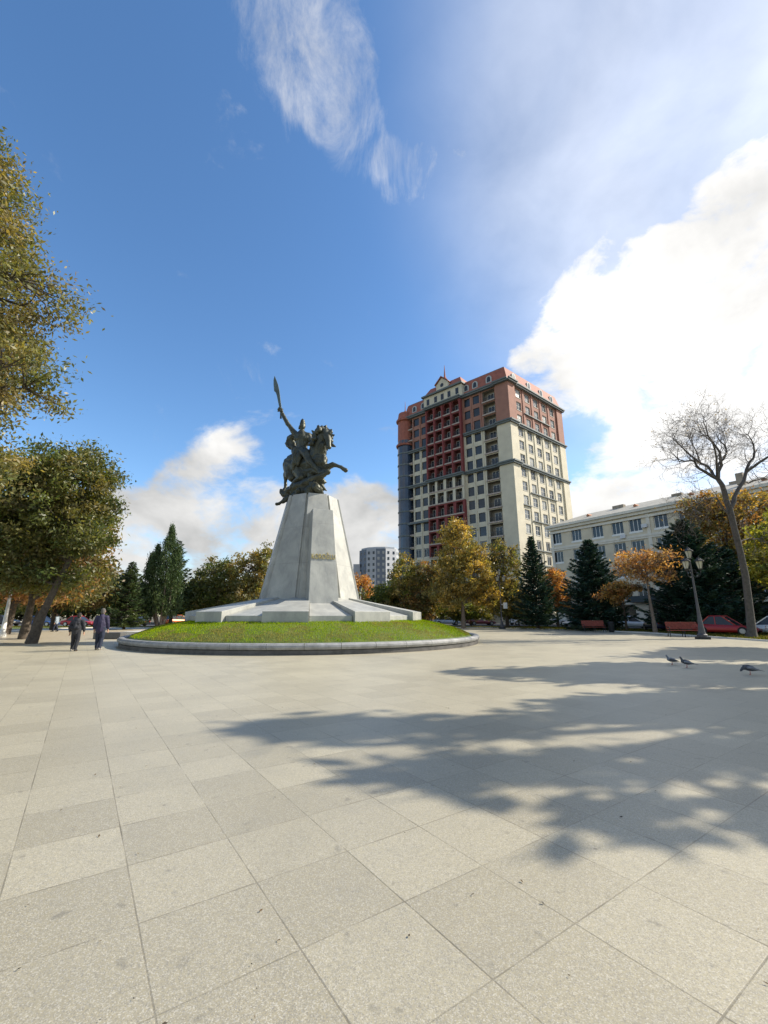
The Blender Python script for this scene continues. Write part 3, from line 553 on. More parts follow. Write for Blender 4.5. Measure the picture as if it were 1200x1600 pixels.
def capsules(chains, seg=10):
    """chains of (x, y, z, radius): tapering limbs with round joints, merged later by the remesh"""
    mb = MB()
    for ch in chains:
        for (x, y, z, r) in ch:
            vs = []; fs = []; n = seg; m = 6
            for i in range(1, m):
                t = math.pi * i / m
                for k in range(n): a = 2 * math.pi * k / n; vs.append((x + r * math.sin(t) * math.cos(a), y + r * math.sin(t) * math.sin(a), z + r * math.cos(t)))
            vs += [(x, y, z + r), (x, y, z - r)]; T, B = len(vs) - 2, len(vs) - 1
            for i in range(m - 2):
                for k in range(n): fs.append((i * n + k, (i + 1) * n + k, (i + 1) * n + (k + 1) % n, i * n + (k + 1) % n))
            for k in range(n): fs.append((T, k, (k + 1) % n)); fs.append((B, (m - 2) * n + (k + 1) % n, (m - 2) * n + k))
            mb.mesh(vs, fs)
        for a, b in zip(ch, ch[1:]): mb.tube([a[:3], b[:3]], [a[3] * .985, b[3] * .985], seg)
    return mb
def blob(name, chains, m, parent, voxel, smooth=4, disp=0., dscale=.4, loc=None, seg=10):
    o = capsules(chains, seg).build(name, m, parent, True, loc=loc)
    r = o.modifiers.new('remesh', 'REMESH'); r.mode = 'VOXEL'; r.voxel_size = voxel; r.use_smooth_shade = True
    if smooth: s = o.modifiers.new('smooth', 'SMOOTH'); s.factor = .5; s.iterations = smooth
    if disp:
        tx = bpy.data.textures.new('folds', 'CLOUDS'); tx.noise_scale = dscale; tx.noise_depth = 3
        d = o.modifiers.new('folds', 'DISPLACE'); d.texture = tx; d.strength = disp; d.mid_level = .5; d.texture_coords = 'LOCAL'
    return o
def fatten(ch, k): return [[(x, y, z, r * k) for x, y, z, r in c] for c in ch]
ST['horse'] = fatten(ST['horse'], 1.08); ST['rider'] = fatten(ST['rider'], 1.15); ST['helmet'] = fatten(ST['helmet'], 1.2); ST['cloak'] = fatten(ST['cloak'], 1.08)
sta = empty('equestrian_statue', (-4.9, 27.2, 8.97), 'dark bronze rider with raised sabre on a rearing horse, on top of the granite pedestal', 'statue')
hs_ = blob('horse', ST['horse'], BRONZE, sta, .036, 3, .05, .3)
blob('mane', ST['mane'], BRONZE, hs_, .04, 1, .06, .15)
blob('tail', ST['tail'], BRONZE, hs_, .04, 2, .05, .2)
rd = blob('rider', ST['rider'], BRONZE, sta, .03, 2, .035, .2)
blob('helmet', ST['helmet'], BRONZE, rd, .035, 2, .02, .2)
blob('cloak', ST['cloak'], BRONZE, rd, .045, 2, .14, .25)
blob('fallen_enemy', ST['fallen_foe'], BRONZE, sta, .05, 2, .18, .3)
blob('rock_base', ST['rock_base'], BRONZE, sta, .06, 2, .2, .4)
SW = [(-2.34, 6.44), (-2.43, 6.77), (-2.52, 7.12), (-2.60, 7.48), (-2.70, 7.76), (-2.83, 7.9), (-2.90, 8.4), (-2.92, 8.76), (-2.86, 9.09), (-2.74, 8.8), (-2.57, 8.37), (-2.46, 7.95), (-2.38, 7.48), (-2.30, 6.98), (-2.22, 6.6)]
mb = MB(); n = len(SW); mb.mesh([(x, .09, z) for x, z in SW] + [(x, .16, z) for x, z in SW], [tuple(range(n - 1, -1, -1)), tuple(range(n, 2 * n))] + [(i, (i + 1) % n, n + (i + 1) % n, n + i) for i in range(n)])
sw = mb.build('sabre', BRONZEL, sta, False, .015)
mb = MB(); mb.tube([(-2.24, .12, 5.8), (-2.26, .12, 6.0), (-2.30, .12, 6.5)], [.07, .045, .05], 8); mb.tube([(-2.48, .12, 6.42), (-2.12, .12, 6.50)], [.05, .05], 6); mb.build('hilt', BRONZE, sw, True)
# ------------------------------------------------------------ buildings
class Face:
    """a facade: u along the wall, o outwards, z up, all from the building's base"""
    def __init__(s, c, d): s.c = Vector((*c, 0)); s.d = Vector((*d, 0)).normalized(); s.n = Vector((s.d.y, -s.d.x, 0)); s.rz = math.atan2(s.d.y, s.d.x)
    def p(s, u, o, z): q = s.c + s.d * u + s.n * o; return (q.x, q.y, z)
    def box(s, mb, u0, u1, o0, o1, z0, z1, m=0):
        vs = [s.p(u, o, z) for z in (z0, z1) for (u, o) in ((u0, o0), (u1, o0), (u1, o1), (u0, o1))]
        mb.mesh(vs, [(0, 1, 2, 3), (7, 6, 5, 4), (0, 4, 5, 1), (1, 5, 6, 2), (2, 6, 7, 3), (3, 7, 4, 0)], m)
    def wall(s, mb, u0, u1, z0, z1, ops, col, o=0.):
        """ops: (u0, u1, z0, z1, depth, material of the back)"""
        us = sorted({u0, u1, *[x for q in ops for x in q[:2] if u0 < x < u1]}); zs = sorted({z0, z1, *[x for q in ops for x in q[2:4] if z0 < x < z1], *[x for x in col.cuts if z0 < x < z1]})
        for a, b in zip(us, us[1:]):
            for c, d in zip(zs, zs[1:]):
                um, zm = (a + b) / 2, (c + d) / 2
                if any(q[0] < um < q[1] and q[2] < zm < q[3] for q in ops): continue
                mb.face([s.p(a, o, c), s.p(b, o, c), s.p(b, o, d), s.p(a, o, d)], col(zm))
        for (a, b, c, d, dep, mm) in ops:
            if dep is None: continue
            mw = col((c + d) / 2) if dep < .6 else mm; i = o - dep
            mb.face([s.p(a, i, c), s.p(b, i, c), s.p(b, i, d), s.p(a, i, d)], mm)
            mb.face([s.p(a, i, c), s.p(a, o, c), s.p(a, o, d), s.p(a, i, d)], mw); mb.face([s.p(b, o, c), s.p(b, i, c), s.p(b, i, d), s.p(b, o, d)], mw)
            mb.face([s.p(a, o, c), s.p(a, i, c), s.p(b, i, c), s.p(b, o, c)], mw); mb.face([s.p(a, i, d), s.p(a, o, d), s.p(b, o, d), s.p(b, i, d)], mw)
class Col:
    def __init__(s, bands): s.b = bands; s.cuts = [x for x, _ in bands]      # (upper limit, material)
    def __call__(s, z):
        for top, m in s.b:
            if z < top: return m
        return s.b[-1][1]
def window_proto(w_, h, glass, parent, mull=1, fr=.09, surround=0., trans=.62, mfr=FRAME):
    """frame in the x-z plane, front towards -y, base at the origin"""
    mb = MB(); x0, x1 = -w_ / 2, w_ / 2
    if surround:
        s = surround; mb.box(x0 - s, x0, -.06, .10, -s, h + s, 0); mb.box(x1, x1 + s, -.06, .10, -s, h + s, 0); mb.box(x0, x1, -.06, .10, h, h + s, 0); mb.box(x0 - s * .3, x1 + s * .3, -.14, .10, -s, -.001, 0)
    mb.box(x0, x0 + fr, .08, .16, 0, h, 0); mb.box(x1 - fr, x1, .08, .16, 0, h, 0); mb.box(x0 + fr, x1 - fr, .08, .16, h - fr, h, 0); mb.box(x0 + fr, x1 - fr, .08, .16, 0, fr, 0)
    for k in range(mull): x = x0 + w_ * (k + 1) / (mull + 1); mb.box(x - fr / 2, x + fr / 2, .085, .155, fr, h - fr, 0)
    if trans: mb.box(x0 + fr, x1 - fr, .087, .15, h * trans + .0, h * trans + fr * .8, 0)
    f = mb.build('window', mfr, parent); g = MB(); g.face([(x0, .13, 0), (x1, .13, 0), (x1, .13, h), (x0, .13, h)]); g.build('pane', glass, f); return f
def put(proto, parent, loc, rz):
    c = proto.copy(); C.objects.link(c); c.parent = parent; c.location = loc; c.rotation_euler = (0, 0, rz)
    for ch in list(proto.children): d = ch.copy(); C.objects.link(d); d.parent = c
    return c
def drop(proto):
    for ch in list(proto.children): bpy.data.objects.remove(ch)
    bpy.data.objects.remove(proto)
# ---- high-rise
tw = empty('apartment_tower', (28.6, 90, 0), 'tall cream and terracotta apartment tower with dark cornices and red mansard roof', 'building')
FR = Face((0, 0), (18.6, 15.5)); FL0 = Face((-22.8, 21), (22.8, -21))     # right face starts at the near corner; left face ends there
LL = 31.0; FH = 3.28; ZC = [54.5, 44.66, 34.82]
def lu(u): return LL - u        # distance measured from the near corner
CT = Col([(34.82, 0), (44.66, 0), (200, 1)])
MT = [CREAM, TERRA, RECESS, DRED, RECESSR, TEAL, DGLASS, TILE]
mb = MB(); mr_ = MB(); ops = []; wins = []; bal = []
fl = [54.5 - FH * (k + 1) for k in range(16)]
for k, z in enumerate(fl):
    for u in (4.3, 8.1, 11.9, 15.7, 19.5): ops.append((u - .98, u + .98, z + .65, z + 2.80, .22, 6)); wins.append((FR, u, z + .65, k, 0))
FR.wall(mb, 0, 24.2, 0, 54.5, ops, CT)
ops = []
for k, z in enumerate(fl):
    for u in (8.3, 10.75, 24.3, 26.9):
        u_ = lu(u); ops.append((u_ - .92, u_ + .92, z + .6, z + 2.75, .22, 6)); wins.append((FL0, u_, z + .6, k, 1))
    for u, w_ in ((4.9, 3.2), (29.3, 2.2)):
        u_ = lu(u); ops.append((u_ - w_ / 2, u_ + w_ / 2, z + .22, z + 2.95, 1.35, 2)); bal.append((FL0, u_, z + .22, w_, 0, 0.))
CU0, CU1 = lu(22.9), lu(12.2); ops.append((CU0 + .05, CU1 - .05, .0, 54.4, None, 0)); FL0.wall(mb, 0, LL, 0, 54.5, ops, CT)
# back walls and roof deck
B0 = (18.6, 15.5); B1 = (-22.8, 21); B2 = (-4.2, 36.5)
mb.face([(*B0, 0), (*B2, 0), (*B2, 54.5), (*B0, 54.5)]); mb.face([(*B2, 0), (*B1, 0), (*B1, 54.5), (*B2, 54.5)])
# central bay, standing forward
CU0, CU1 = lu(22.9), lu(12.2); CZ = 55.0
cc = Col([(34.82 - 3 * FH - .1, 0), (34.82 - 2 * FH, 0), (34.82, 0), (200, 3)])
cc = Col([(34.82 - 6 * FH, 0), (34.82 - 2 * FH, 3), (34.82, 0), (200, 3)])
ops = []; ucs = [lu(x) for x in (13.7, 16.35, 19.0, 21.55)]
for k, z in enumerate(fl):
    red = z > 34.8 or (34.82 - 6 * FH) < z + 1 < 34.82 - 2 * FH
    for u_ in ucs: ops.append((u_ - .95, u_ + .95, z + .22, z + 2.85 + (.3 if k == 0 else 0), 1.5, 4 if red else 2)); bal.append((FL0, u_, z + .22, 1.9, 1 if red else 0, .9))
FL0.wall(mb, CU0, CU1, 0, CZ, ops, cc, .9)
for z0_, z1_, m in ((0, 34.82 - 6 * FH, 0), (34.82 - 6 * FH, 34.82 - 2 * FH, 3), (34.82 - 2 * FH, 34.82, 0), (34.82, CZ, 3)):
    mb.face([FL0.p(CU0, 0, z0_), FL0.p(CU0, .9, z0_), FL0.p(CU0, .9, z1_), FL0.p(CU0, 0, z1_)], m); mb.face([FL0.p(CU1, .9, z0_), FL0.p(CU1, 0, z0_), FL0.p(CU1, 0, z1_), FL0.p(CU1, .9, z1_)], m)
# arched heads of the top row
for u_ in ucs:
    z1 = fl[0] + 3.151; w2 = .953; pts = [(u_ - w2, z1), (u_ - w2, z1 - w2)] + [(u_ - w2 * math.cos(t), z1 - w2 + w2 * math.sin(t)) for t in [math.pi / 2 * i / 6 for i in range(1, 7)]]
    mb.face([FL0.p(u, .893, z) for u, z in pts], 3); mb.face([FL0.p(2 * u_ - u, .893, z) for u, z in pts[::-1]], 3)
wl = mb.build('wall', MT, tw)
# piers at the near corner and pilasters
mb = MB()
for z0_, z1_, m in ((0, 44.66, 0), (44.66, 54.5, 1)):
    FR.box(mb, -.5, 2.2, .003, .5, z0_, z1_, m); FL0.box(mb, LL - 2.9, LL + .0, .003, .5, z0_, z1_, m)
    FR.box(mb, 21.6, 24.4, .003, .35, z0_, z1_, m)
    for u in (6.2, 10.0, 13.8, 17.6): FR.box(mb, u - .32, u + .32, .003, .16, z0_, z1_, m)
    for u in (7.2, 9.75, 12.0, 23.1, 25.7, 28.0): FL0.box(mb, lu(u) - .17, lu(u) + .17, .003, .14, z0_, z1_, m if z1_ > 50 else 0)
mb.build('pilaster', [CREAM, TERRA], tw)
mb = MB()
for u in (12.35, 15.02, 17.68, 20.28, 22.75): FL0.box(mb, lu(u) - .2, lu(u) + .2, .903, 1.12, 34.9, 54.3, 0)
mb.build('pilaster', [DRED], tw)
def cornice(z, big=0., mid=False):
    mb = MB(); m2 = MB()
    for (o, a, b) in ((.5 + big, -.50, -.10), (.72 + big, -.10, .24)):
        FR.box(mb, -.5, 24.2 + o, .0, o, z + a, z + b); FL0.box(m2 if mid else mb, -.5, CU0 - .2 if mid else LL + .5, .0, o, z + a, z + b)
        if mid: FL0.box(mb, CU1 + .2, LL + .5, .0, o, z + a, z + b)
        else: FL0.box(mb, CU0 - .2, CU1 + .2, .88, o + .9, z + a, z + b)
        FR.box(mb, -.9 - big * .3, 2.6, o - .01, o + .45, z + a + .003, z + b - .003); FL0.box(mb, LL - 3.2, LL + .6, o - .01, o + .45, z + a + .003, z + b - .003)
    if mid: m2.build('cornice', TEAL, tw)
    return mb.build('cornice', TEAL, tw)
cornice(54.9, .25); cornice(44.66, 0., True); cornice(34.82)
mb = MB()
for k, us in ((1, (6.2, 17.6)), (7, (6.2, 17.6)), (9, (6.2, 21.6)), (8, (2.4, 6.0)), (11, (6.2, 21.4)), (12, (6.2, 21.4)), (13, (2.4, 21.4))):
    mb = MB(); FR.box(mb, us[0], us[1], .003, .4, fl[k] + .30, fl[k] + .52); mb.build('string_course', TEAL, tw)
mb = MB(); FL0.box(mb, 0, CU0, .003, .75, fl[8] - .5, fl[8] + .0); mb.build('string_course', TEAL, tw)
# slabs between the loggia storeys
BE = mat('balcony_edge', (.40, .33, .28), .85, var=.2)
for z in fl[:15]:
    for (a, b, o0, o1) in ((lu(6.6), lu(3.2), .003, .35), (lu(30.6), lu(28.1), .003, .3), (CU0 + .2, CU1 - .2, .903, 1.07)): mb = MB(); FL0.box(mb, a, b, o0, o1, z - .12, z + .2); mb.build('balcony_edge', BE, tw)
# windows: the hundred that show largest are parts, the others one
SUR = mat('window_surround', (.55, .53, .46), .8)
GG = mat('grey_glass', (.13, .14, .15), .2, var=.6, vscale=.6, spec=.6)
protos = [window_proto(1.84, 2.15, g, None, 1) for g in (DGLASS, BGLASS, DGLASS, GG)] + [window_proto(1.96, 2.15, g, None, 1, .11, .13, .5, SUR) for g in (GG, CURT, GG, DGLASS)]
random.seed(4); n_w = 0; rest = MB()
for (F, u, z, k, side) in sorted(wins, key=lambda q: (q[3], q[4])):
    if k > 14: continue
    if n_w < 98:
        pr = random.choice(protos[:4] if side else protos[4:]); put(pr, tw, F.p(u, -.16 if side else -.07, z), F.rz); n_w += 1
    else:
        F.box(rest, u - .78, u - .70, -.14, -.05, z, z + 2.0); F.box(rest, u + .70, u + .78, -.14, -.05, z, z + 2.0); F.box(rest, u - .04, u + .04, -.14, -.05, z + .08, z + 1.92); F.box(rest, u - .7, u + .7, -.14, -.05, z, z + .08); F.box(rest, u - .7, u + .7, -.14, -.05, z + 1.92, z + 2.0)
tag(rest.build('lower_windows', FRAME, tw), kind='stuff')
for q in protos: drop(q)
# balconies: door and rail in each loggia
def balcony_proto(w_, red):
    mb = MB(); mb.box(-w_ / 2 + .02, w_ / 2 - .02, .06, .12, .95, 1.03, 0)
    nb_ = int(w_ / .24)
    for i in range(nb_ + 1): x = -w_ / 2 + .06 + (w_ - .12) * i / nb_; mb.box(x - .02, x + .02, .07, .11, 0, .95, 0)
    f = mb.build('balcony', RAIL, None); g = MB(); g.box(-.75, .75, 1.26, 1.33, .02, 2.1, 0); g.build('balcony_door', DGLASS, f)
    h = MB(); h.box(-.85, -.75, 1.22, 1.34, .02, 2.2); h.box(.75, .85, 1.22, 1.34, .02, 2.2); h.box(-.05, .05, 1.22, 1.255, .02, 2.1); h.box(-.75, .75, 1.22, 1.34, 2.1, 2.2); h.build('door_frame', FRAME, f); return f
bp = {}
nb2 = 0
for (F, u, z, w_, red, o) in bal:
    if z < 6 or nb2 > 95: continue
    key = (w_, red)
    if key not in bp: bp[key] = balcony_proto(*key)
    put(bp[key], tw, F.p(u, o, z), F.rz); nb2 += 1
for q in bp.values(): drop(q)
# mansard
def quad_ring(inset, z):
    c = Vector((-2.1, 18.25, 0)); out = []
    for p in ((0, 0), B0, B2, B1): v = Vector((*p, 0)); d = (c - v); out.append(v + d.normalized() * inset); out[-1].z = z
    return out
mb = MB(); r0, r1, r2 = quad_ring(-.3, 55.18), quad_ring(1.0, 59.0), quad_ring(1.3, 59.25)
for a, b, m in ((r0, r1, 0), (r1, r2, 1)):
    for i in range(4): j = (i + 1) % 4; mb.face([a[i], a[j], b[j], b[i]], m)
mb.face(r2, 1); mb.face(r0[::-1], 1)
rf = mb.build('roof', [TILE, TEAL], tw)
def dormer():
    mb = MB(); pts = [(-.75, 0), (.75, 0), (.75, 1.1)] + [(.75 * math.cos(t), 1.1 + .75 * math.sin(t)) for t in [math.pi * i / 8 for i in range(1, 8)]] + [(-.75, 1.1)]
    n = len(pts); sc_ = .62
    mb.mesh([(x, 0, z) for x, z in pts] + [(x, 2.2, z) for x, z in pts], [tuple(range(n)), tuple(range(2 * n - 1, n - 1, -1))] + [((i + 1) % n, i, n + i, n + (i + 1) % n) for i in range(n)], 0)
    mb.face([(x * sc_, -.02, .18 + z * .78) for x, z in pts], 1)
    return mb.build('dormer', [mat('dormer_trim', (.42, .44, .42), .7), DGLASS], rf)
dm = dormer(); first = True
for F, us, o in ((FR, (3.2, 9.6, 15.2, 20.2), -.02), (FL0, (lu(4.6), lu(8.4), lu(10.9), lu(24.5), lu(27.5)), .0)):
    for u in us:
        d_ = dm if first else dm.copy()
        if not first: C.objects.link(d_)
        first = False; d_.location = F.p(u, o, 56.1); d_.rotation_euler = (0, 0, F.rz)
# attic over the central bay
mb = MB(); FL0.box(mb, CU0 - .6, CU1 + .6, -7, .9, 54.9, 58.3, 0); u0, u1 = CU0 + 3.6, CU1 - 3.5; um = (u0 + u1) / 2
g = [FL0.p(u0, .92, 58.3), FL0.p(u1, .92, 58.3), FL0.p(u1, .92, 60.6), FL0.p(um, .92, 62.2), FL0.p(u0, .92, 60.6)]; h = [FL0.p(u0, -5, 58.3), FL0.p(u1, -5, 58.3), FL0.p(u1, -5, 60.6), FL0.p(um, -5, 62.2), FL0.p(u0, -5, 60.6)]
mb.mesh(g + h, [(0, 1, 2, 3, 4), (9, 8, 7, 6, 5), (0, 5, 6, 1), (1, 6, 7, 2), (2, 7, 8, 3), (3, 8, 9, 4), (4, 9, 5, 0)], 0)
t8 = [(um + .55 * math.cos(t), 60.1 + .55 * math.sin(t)) for t in [2 * math.pi * i / 12 for i in range(12)]]; mb.face([FL0.p(u, .94, z) for u, z in t8], 2)
for u in (CU0 + .8, CU0 + 3.3, um, CU1 - 3.2, CU1 - .8): mb.face([FL0.p(u - .45, .93, 55.9), FL0.p(u + .45, .93, 55.9), FL0.p(u + .45, .93, 57.6), FL0.p(u - .45, .93, 57.6)], 2)
mb.build('attic', [CREAM, TEAL, DGLASS], tw)
mb = MB(); FL0.box(mb, CU0 - 1.0, CU1 + 1.0, -7.2, 1.5, 58.3, 58.75); pass
mb.build('cornice', TEAL, tw)
mb = MB()
for a, b in ((u0 - .3, um), (um, u1 + .3)):
    za, zb = (60.5, 62.4) if a < um - .1 else (62.4, 60.5); mb.mesh([FL0.p(a, -5, za), FL0.p(b, -5, zb), FL0.p(b, 1.3, zb), FL0.p(a, 1.3, za), FL0.p(a, -5, za + .25), FL0.p(b, -5, zb + .25), FL0.p(b, 1.3, zb + .25), FL0.p(a, 1.3, za + .25)], [(0, 1, 2, 3), (7, 6, 5, 4), (0, 4, 5, 1), (1, 5, 6, 2), (2, 6, 7, 3), (3, 7, 4, 0)])
mb.build('gable_roof', TILE, tw)
mb = MB()
for a, b, sl in ((CU0 - .6, u0 - .02, 0), (u1 + .02, CU1 + .6, 1)):
    a2, b2 = (a + 1.2, b) if not sl else (a, b - 1.2)
    mb.mesh([FL0.p(a, .9, 58.75), FL0.p(b, .9, 58.75), FL0.p(b, -7, 58.75), FL0.p(a, -7, 58.75), FL0.p(a2, -.6, 61.3), FL0.p(b2, -.6, 61.3), FL0.p(b2, -5.5, 61.3), FL0.p(a2, -5.5, 61.3)], [(3, 2, 1, 0), (4, 5, 6, 7), (0, 1, 5, 4), (1, 2, 6, 5), (2, 3, 7, 6), (3, 0, 4, 7)])
mb.build('attic_roof', TILE, tw)
p = FL0.p(um, -.6, 0); mb = MB(); mb.lathe([(.7, 61.4), (.6, 62.5), (.26, 63.2), (.18, 64.2), (.04, 66.6)], 8, 0, (p[0], p[1], 0)); mb.build('spire', TILE, tw)
# rounded glass bay at the far left corner
p = FL0.p(-.4, -.8, 0); mb = MB(); mb.lathe([(2.2, 5), (2.2, 48.5)], 18, 0, (p[0], p[1], 0))
for z in fl[2:14]: mb.lathe([(2.25, z - .25), (2.32, z - .2), (2.32, z + .15), (2.25, z + .2)], 18, 1, (p[0], p[1], 0))
mb.build('glass_bay', [BGLASS, TEAL], tw)
mb = MB(); mb.lathe([(2.6, 46.9), (2.7, 47.4), (2.2, 47.5), (2.1, 54.2), (2.6, 54.4), (2.6, 54.9), (2.2, 55.), (1.9, 57), (.5, 57.6), (.12, 58.3), (.03, 61)], 14, 0, (p[0], p[1], 0)); mb.build('corner_turret', TILE, tw)

# ---- four-storey block on the right
bk = empty('apartment_block', (30.8, 78, 0), 'four-storey beige apartment block with white framed windows and a pale metal roof', 'building')
F2 = Face((0, 0), (.539, -.842)); L2 = 64
MS = [STONE2, TRIM2, DGLASS, DKGRAN]
rows = [14.2, 10.8, 7.4, 4.2]; us = [1.2, 5.1, 9.0, 12.4, 15.2, 18.9, 22.3, 26.1, 29.0, 32.4, 36, 39.5, 43, 46.5, 50, 53.5, 57, 60.5]
ops = [(u - .95, u + .95, z, z + 1.95, .2, 2) for z in rows for u in us] + [(u, u + 2.6, .5, 3.1, .4, 2) for u in (3, 7, 11, 15.5, 19.5, 24, 28, 33, 38, 43, 48)]
mb = MB(); F2.wall(mb, 0, L2, 0, 17.1, ops, Col([(3.6, 1), (200, 0)]))
bN = F2.n * -13
def q2(u, back, z): v = F2.c + F2.d * u + bN * back; return (v.x, v.y, z)
mb.face([q2(0, 0, 0), q2(0, 1, 0), q2(0, 1, 17.1), q2(0, 0, 17.1)]); mb.face([q2(L2, 0, 0), q2(L2, 1, 0), q2(L2, 1, 17.1), q2(L2, 0, 17.1)]); mb.face([q2(0, 1, 0), q2(L2, 1, 0), q2(L2, 1, 17.1), q2(0, 1, 17.1)])
mb.build('wall', MS, bk)
mb = MB(); F2.box(mb, -.6, L2 + .6, -13, .75, 17.1, 17.5); F2.box(mb, -.3, L2 + .3, .0, .42, 16.65, 17.098); F2.box(mb, -.3, L2 + .3, .003, .22, 16.05, 16.4)
for z in (13.2, 3.5): F2.box(mb, -.2, L2 + .2, .003, .22, z, z + .35); F2.box(mb, -.2, L2 + .2, .003, .14, z - .3, z)
for u in (-.0, 16.9, 34, 51): F2.box(mb, u, u + .5, .003, .12, 0, 16.6)
mb.build('cornice', TRIM2, bk)
mb = MB(); zr = 20.1; e = [q2(-.6 / 1, -.058, 17.5), q2(L2 + .6, -.058, 17.5), q2(L2 + .6, 1.04, 17.5), q2(-.6, 1.04, 17.5)]; rgd = [q2(3.5, .5, zr), q2(L2 - 3.5, .5, zr)]
mb.mesh(e + rgd, [(0, 1, 5, 4), (1, 2, 5), (2, 3, 4, 5), (3, 0, 4), (3, 2, 1, 0)]); r2_ = mb.build('roof', METROOF, bk)
mb = MB()
for i in range(1, 106): u = i * .6; F2.box(mb, u, u + .035, .55, .58, 17.5, 17.56)
mb.build('roof_seams', METROOF, r2_)
for u, b_ in ((6.5, .18), (14.5, .2), (22.5, .2), (31, .18), (41, .2)):
    mb = MB()
    x, y, z = q2(u, b_, 0); zz = 17.5 + b_ / .5 * 2.3
    T = Matrix.Translation((x, y, 0)) @ Matrix.Rotation(F2.rz, 4, 'Z')
    mb.box(-.25, .25, -.4, .8, zz - .5, zz + .3, 0, T); mb.mesh([T @ Vector(v) for v in ((-.32, -.5, zz + .3), (.32, -.5, zz + .3), (.32, .9, zz + .3), (-.32, .9, zz + .3), (0, -.5, zz + .62), (0, .9, zz + .62))], [(0, 1, 4), (2, 3, 5), (0, 4, 5, 3), (1, 2, 5, 4), (3, 2, 1, 0)])
    mb.build('roof_hatch', BRICKR, r2_)
CHM = mat('chimney_render', (.30, .25, .19), .9, var=.2)
for u, b_, w_ in ((10.2, .42, 1.2), (19.3, .45, .9), (27, .45, 1.0), (36, .42, 1.), (28.6, .16, .5)):
    x, y, z = q2(u, b_, 0); T = Matrix.Translation((x, y, 0)) @ Matrix.Rotation(F2.rz, 4, 'Z'); mb = MB(); mb.box(-w_ * .8, w_ * .8, -.4, .4, 18.6, 20.15, 0, T); mb.build('chimney', CHM, r2_)
pw = [window_proto(1.9, 1.95, g, None, 2, .08, .28, .0, WHITE) for g in (DGLASS, CURT, BGLASS)]
random.seed(9); nn = 0
for z in rows:
    for u in us:
        if u > 48: continue
        put(random.choice(pw), bk, F2.p(u, -.1, z), F2.rz); nn += 1
for q in pw: drop(q)
for u, z in ((13.3, 13.35), (8.0, 10.2), (16.7, 14.5), (20.5, 10.3), (24.3, 13.7)): mb = MB(); F2.box(mb, u - .4, u + .4, .23, .5, z, z + .55); mb.build('air_conditioner', CONCW, bk)
mb = MB(); F2.box(mb, 13.2, 21.5, .2, 1.4, 3.45, 3.65); F2.box(mb, 13.2, 21.5, 1.25, 1.4, 3.65, 4.35); mb.build('shop_canopy', mat('canopy_dark', (.03, .045, .05), .6), bk)
# ---- distant grey tower block and its neighbours
ft = empty('distant_tower_block', (-2.6, 222, 0), 'grey and white tower block far away between the pedestal and the big tower', 'building')
mb = MB(); H_ = 35.2
pl_ = [(-10.5, 6), (-6.5, 0), (-1.5, -2.5), (3.5, -2.8), (9.0, 0), (10.5, 5), (9, 14), (-8, 14)]
n = len(pl_); cols = [1, 0, 1, 2, 0, 0, 0, 0]
for i in range(n):
    a, b = pl_[i], pl_[(i + 1) % n]; mb.face([(*a, 0), (*b, 0), (*b, H_), (*a, H_)], cols[i])
mb.face([(x, y, H_) for x, y in pl_], 0); mb.build('wall', [CONC, CONCD, CONCW], ft)
mb = MB(); mb.prism([(x * .9, y * .8 + 1) for x, y in pl_], H_ + .01, H_ + 1.1); mb.build('parapet', CONC, ft)
wm = MB(); wm.box(-.55, .55, -.08, .1, 0, 1.5); w0 = wm.build('window', DGLASS, None)
wm = MB(); wm.box(-.55, .55, -.08, .1, 0, 1.5); w1 = wm.build('window', CURT, None); cnt = 0
for i in (0, 1, 2, 3, 4):
    a, b = Vector((*pl_[i], 0)), Vector((*pl_[i + 1], 0)); d = b - a; rz = math.atan2(d.y, d.x)
    nn_ = 2
    for j in range(nn_):
        for k in range(9):
            c_ = (w1 if i in (2,) else w0).copy(); C.objects.link(c_); c_.parent = ft; p = a + d * ((j + .5) / nn_); c_.location = (p.x, p.y, H_ - 2.8 - k * 3.05); c_.rotation_euler = (0, 0, rz); cnt += 1
drop(w0); drop(w1)
fl2 = empty('distant_low_block', (-15.2, 226, 0), 'lower grey block far away, just left of the distant tower block', 'building')
mb = MB(); mb.box(-4.5, 3.2, 0, 12, 0, 24); mb.box(-1, 2.5, 1, 6, 24, 28); mb.build('wall', CONC, fl2)
for k in range(6):
    for x in (-3, 0): mb = MB(); mb.box(x - .6, x + .6, -.06, .1, 5 + k * 3, 6.5 + k * 3); mb.build('window', DGLASS, fl2)
fh = empty('orange_roofed_house', (-14.5, 190, 0), 'far house with an orange roof between the pedestal and the distant tower block', 'house')
mb = MB(); mb.box(-6, 5, 0, 9, 0, 13.5); mb.build('wall', BRICKR, fh); mb = MB(); mb.mesh([(-6.4, -.4, 13.5), (5.4, -.4, 13.5), (5.4, 9.4, 13.5), (-6.4, 9.4, 13.5), (-4, 4.5, 16.5), (3, 4.5, 16.5)], [(0, 1, 5, 4), (1, 2, 5), (2, 3, 4, 5), (3, 0, 4), (3, 2, 1, 0)]); mb.build('roof', BRICKR, fh)
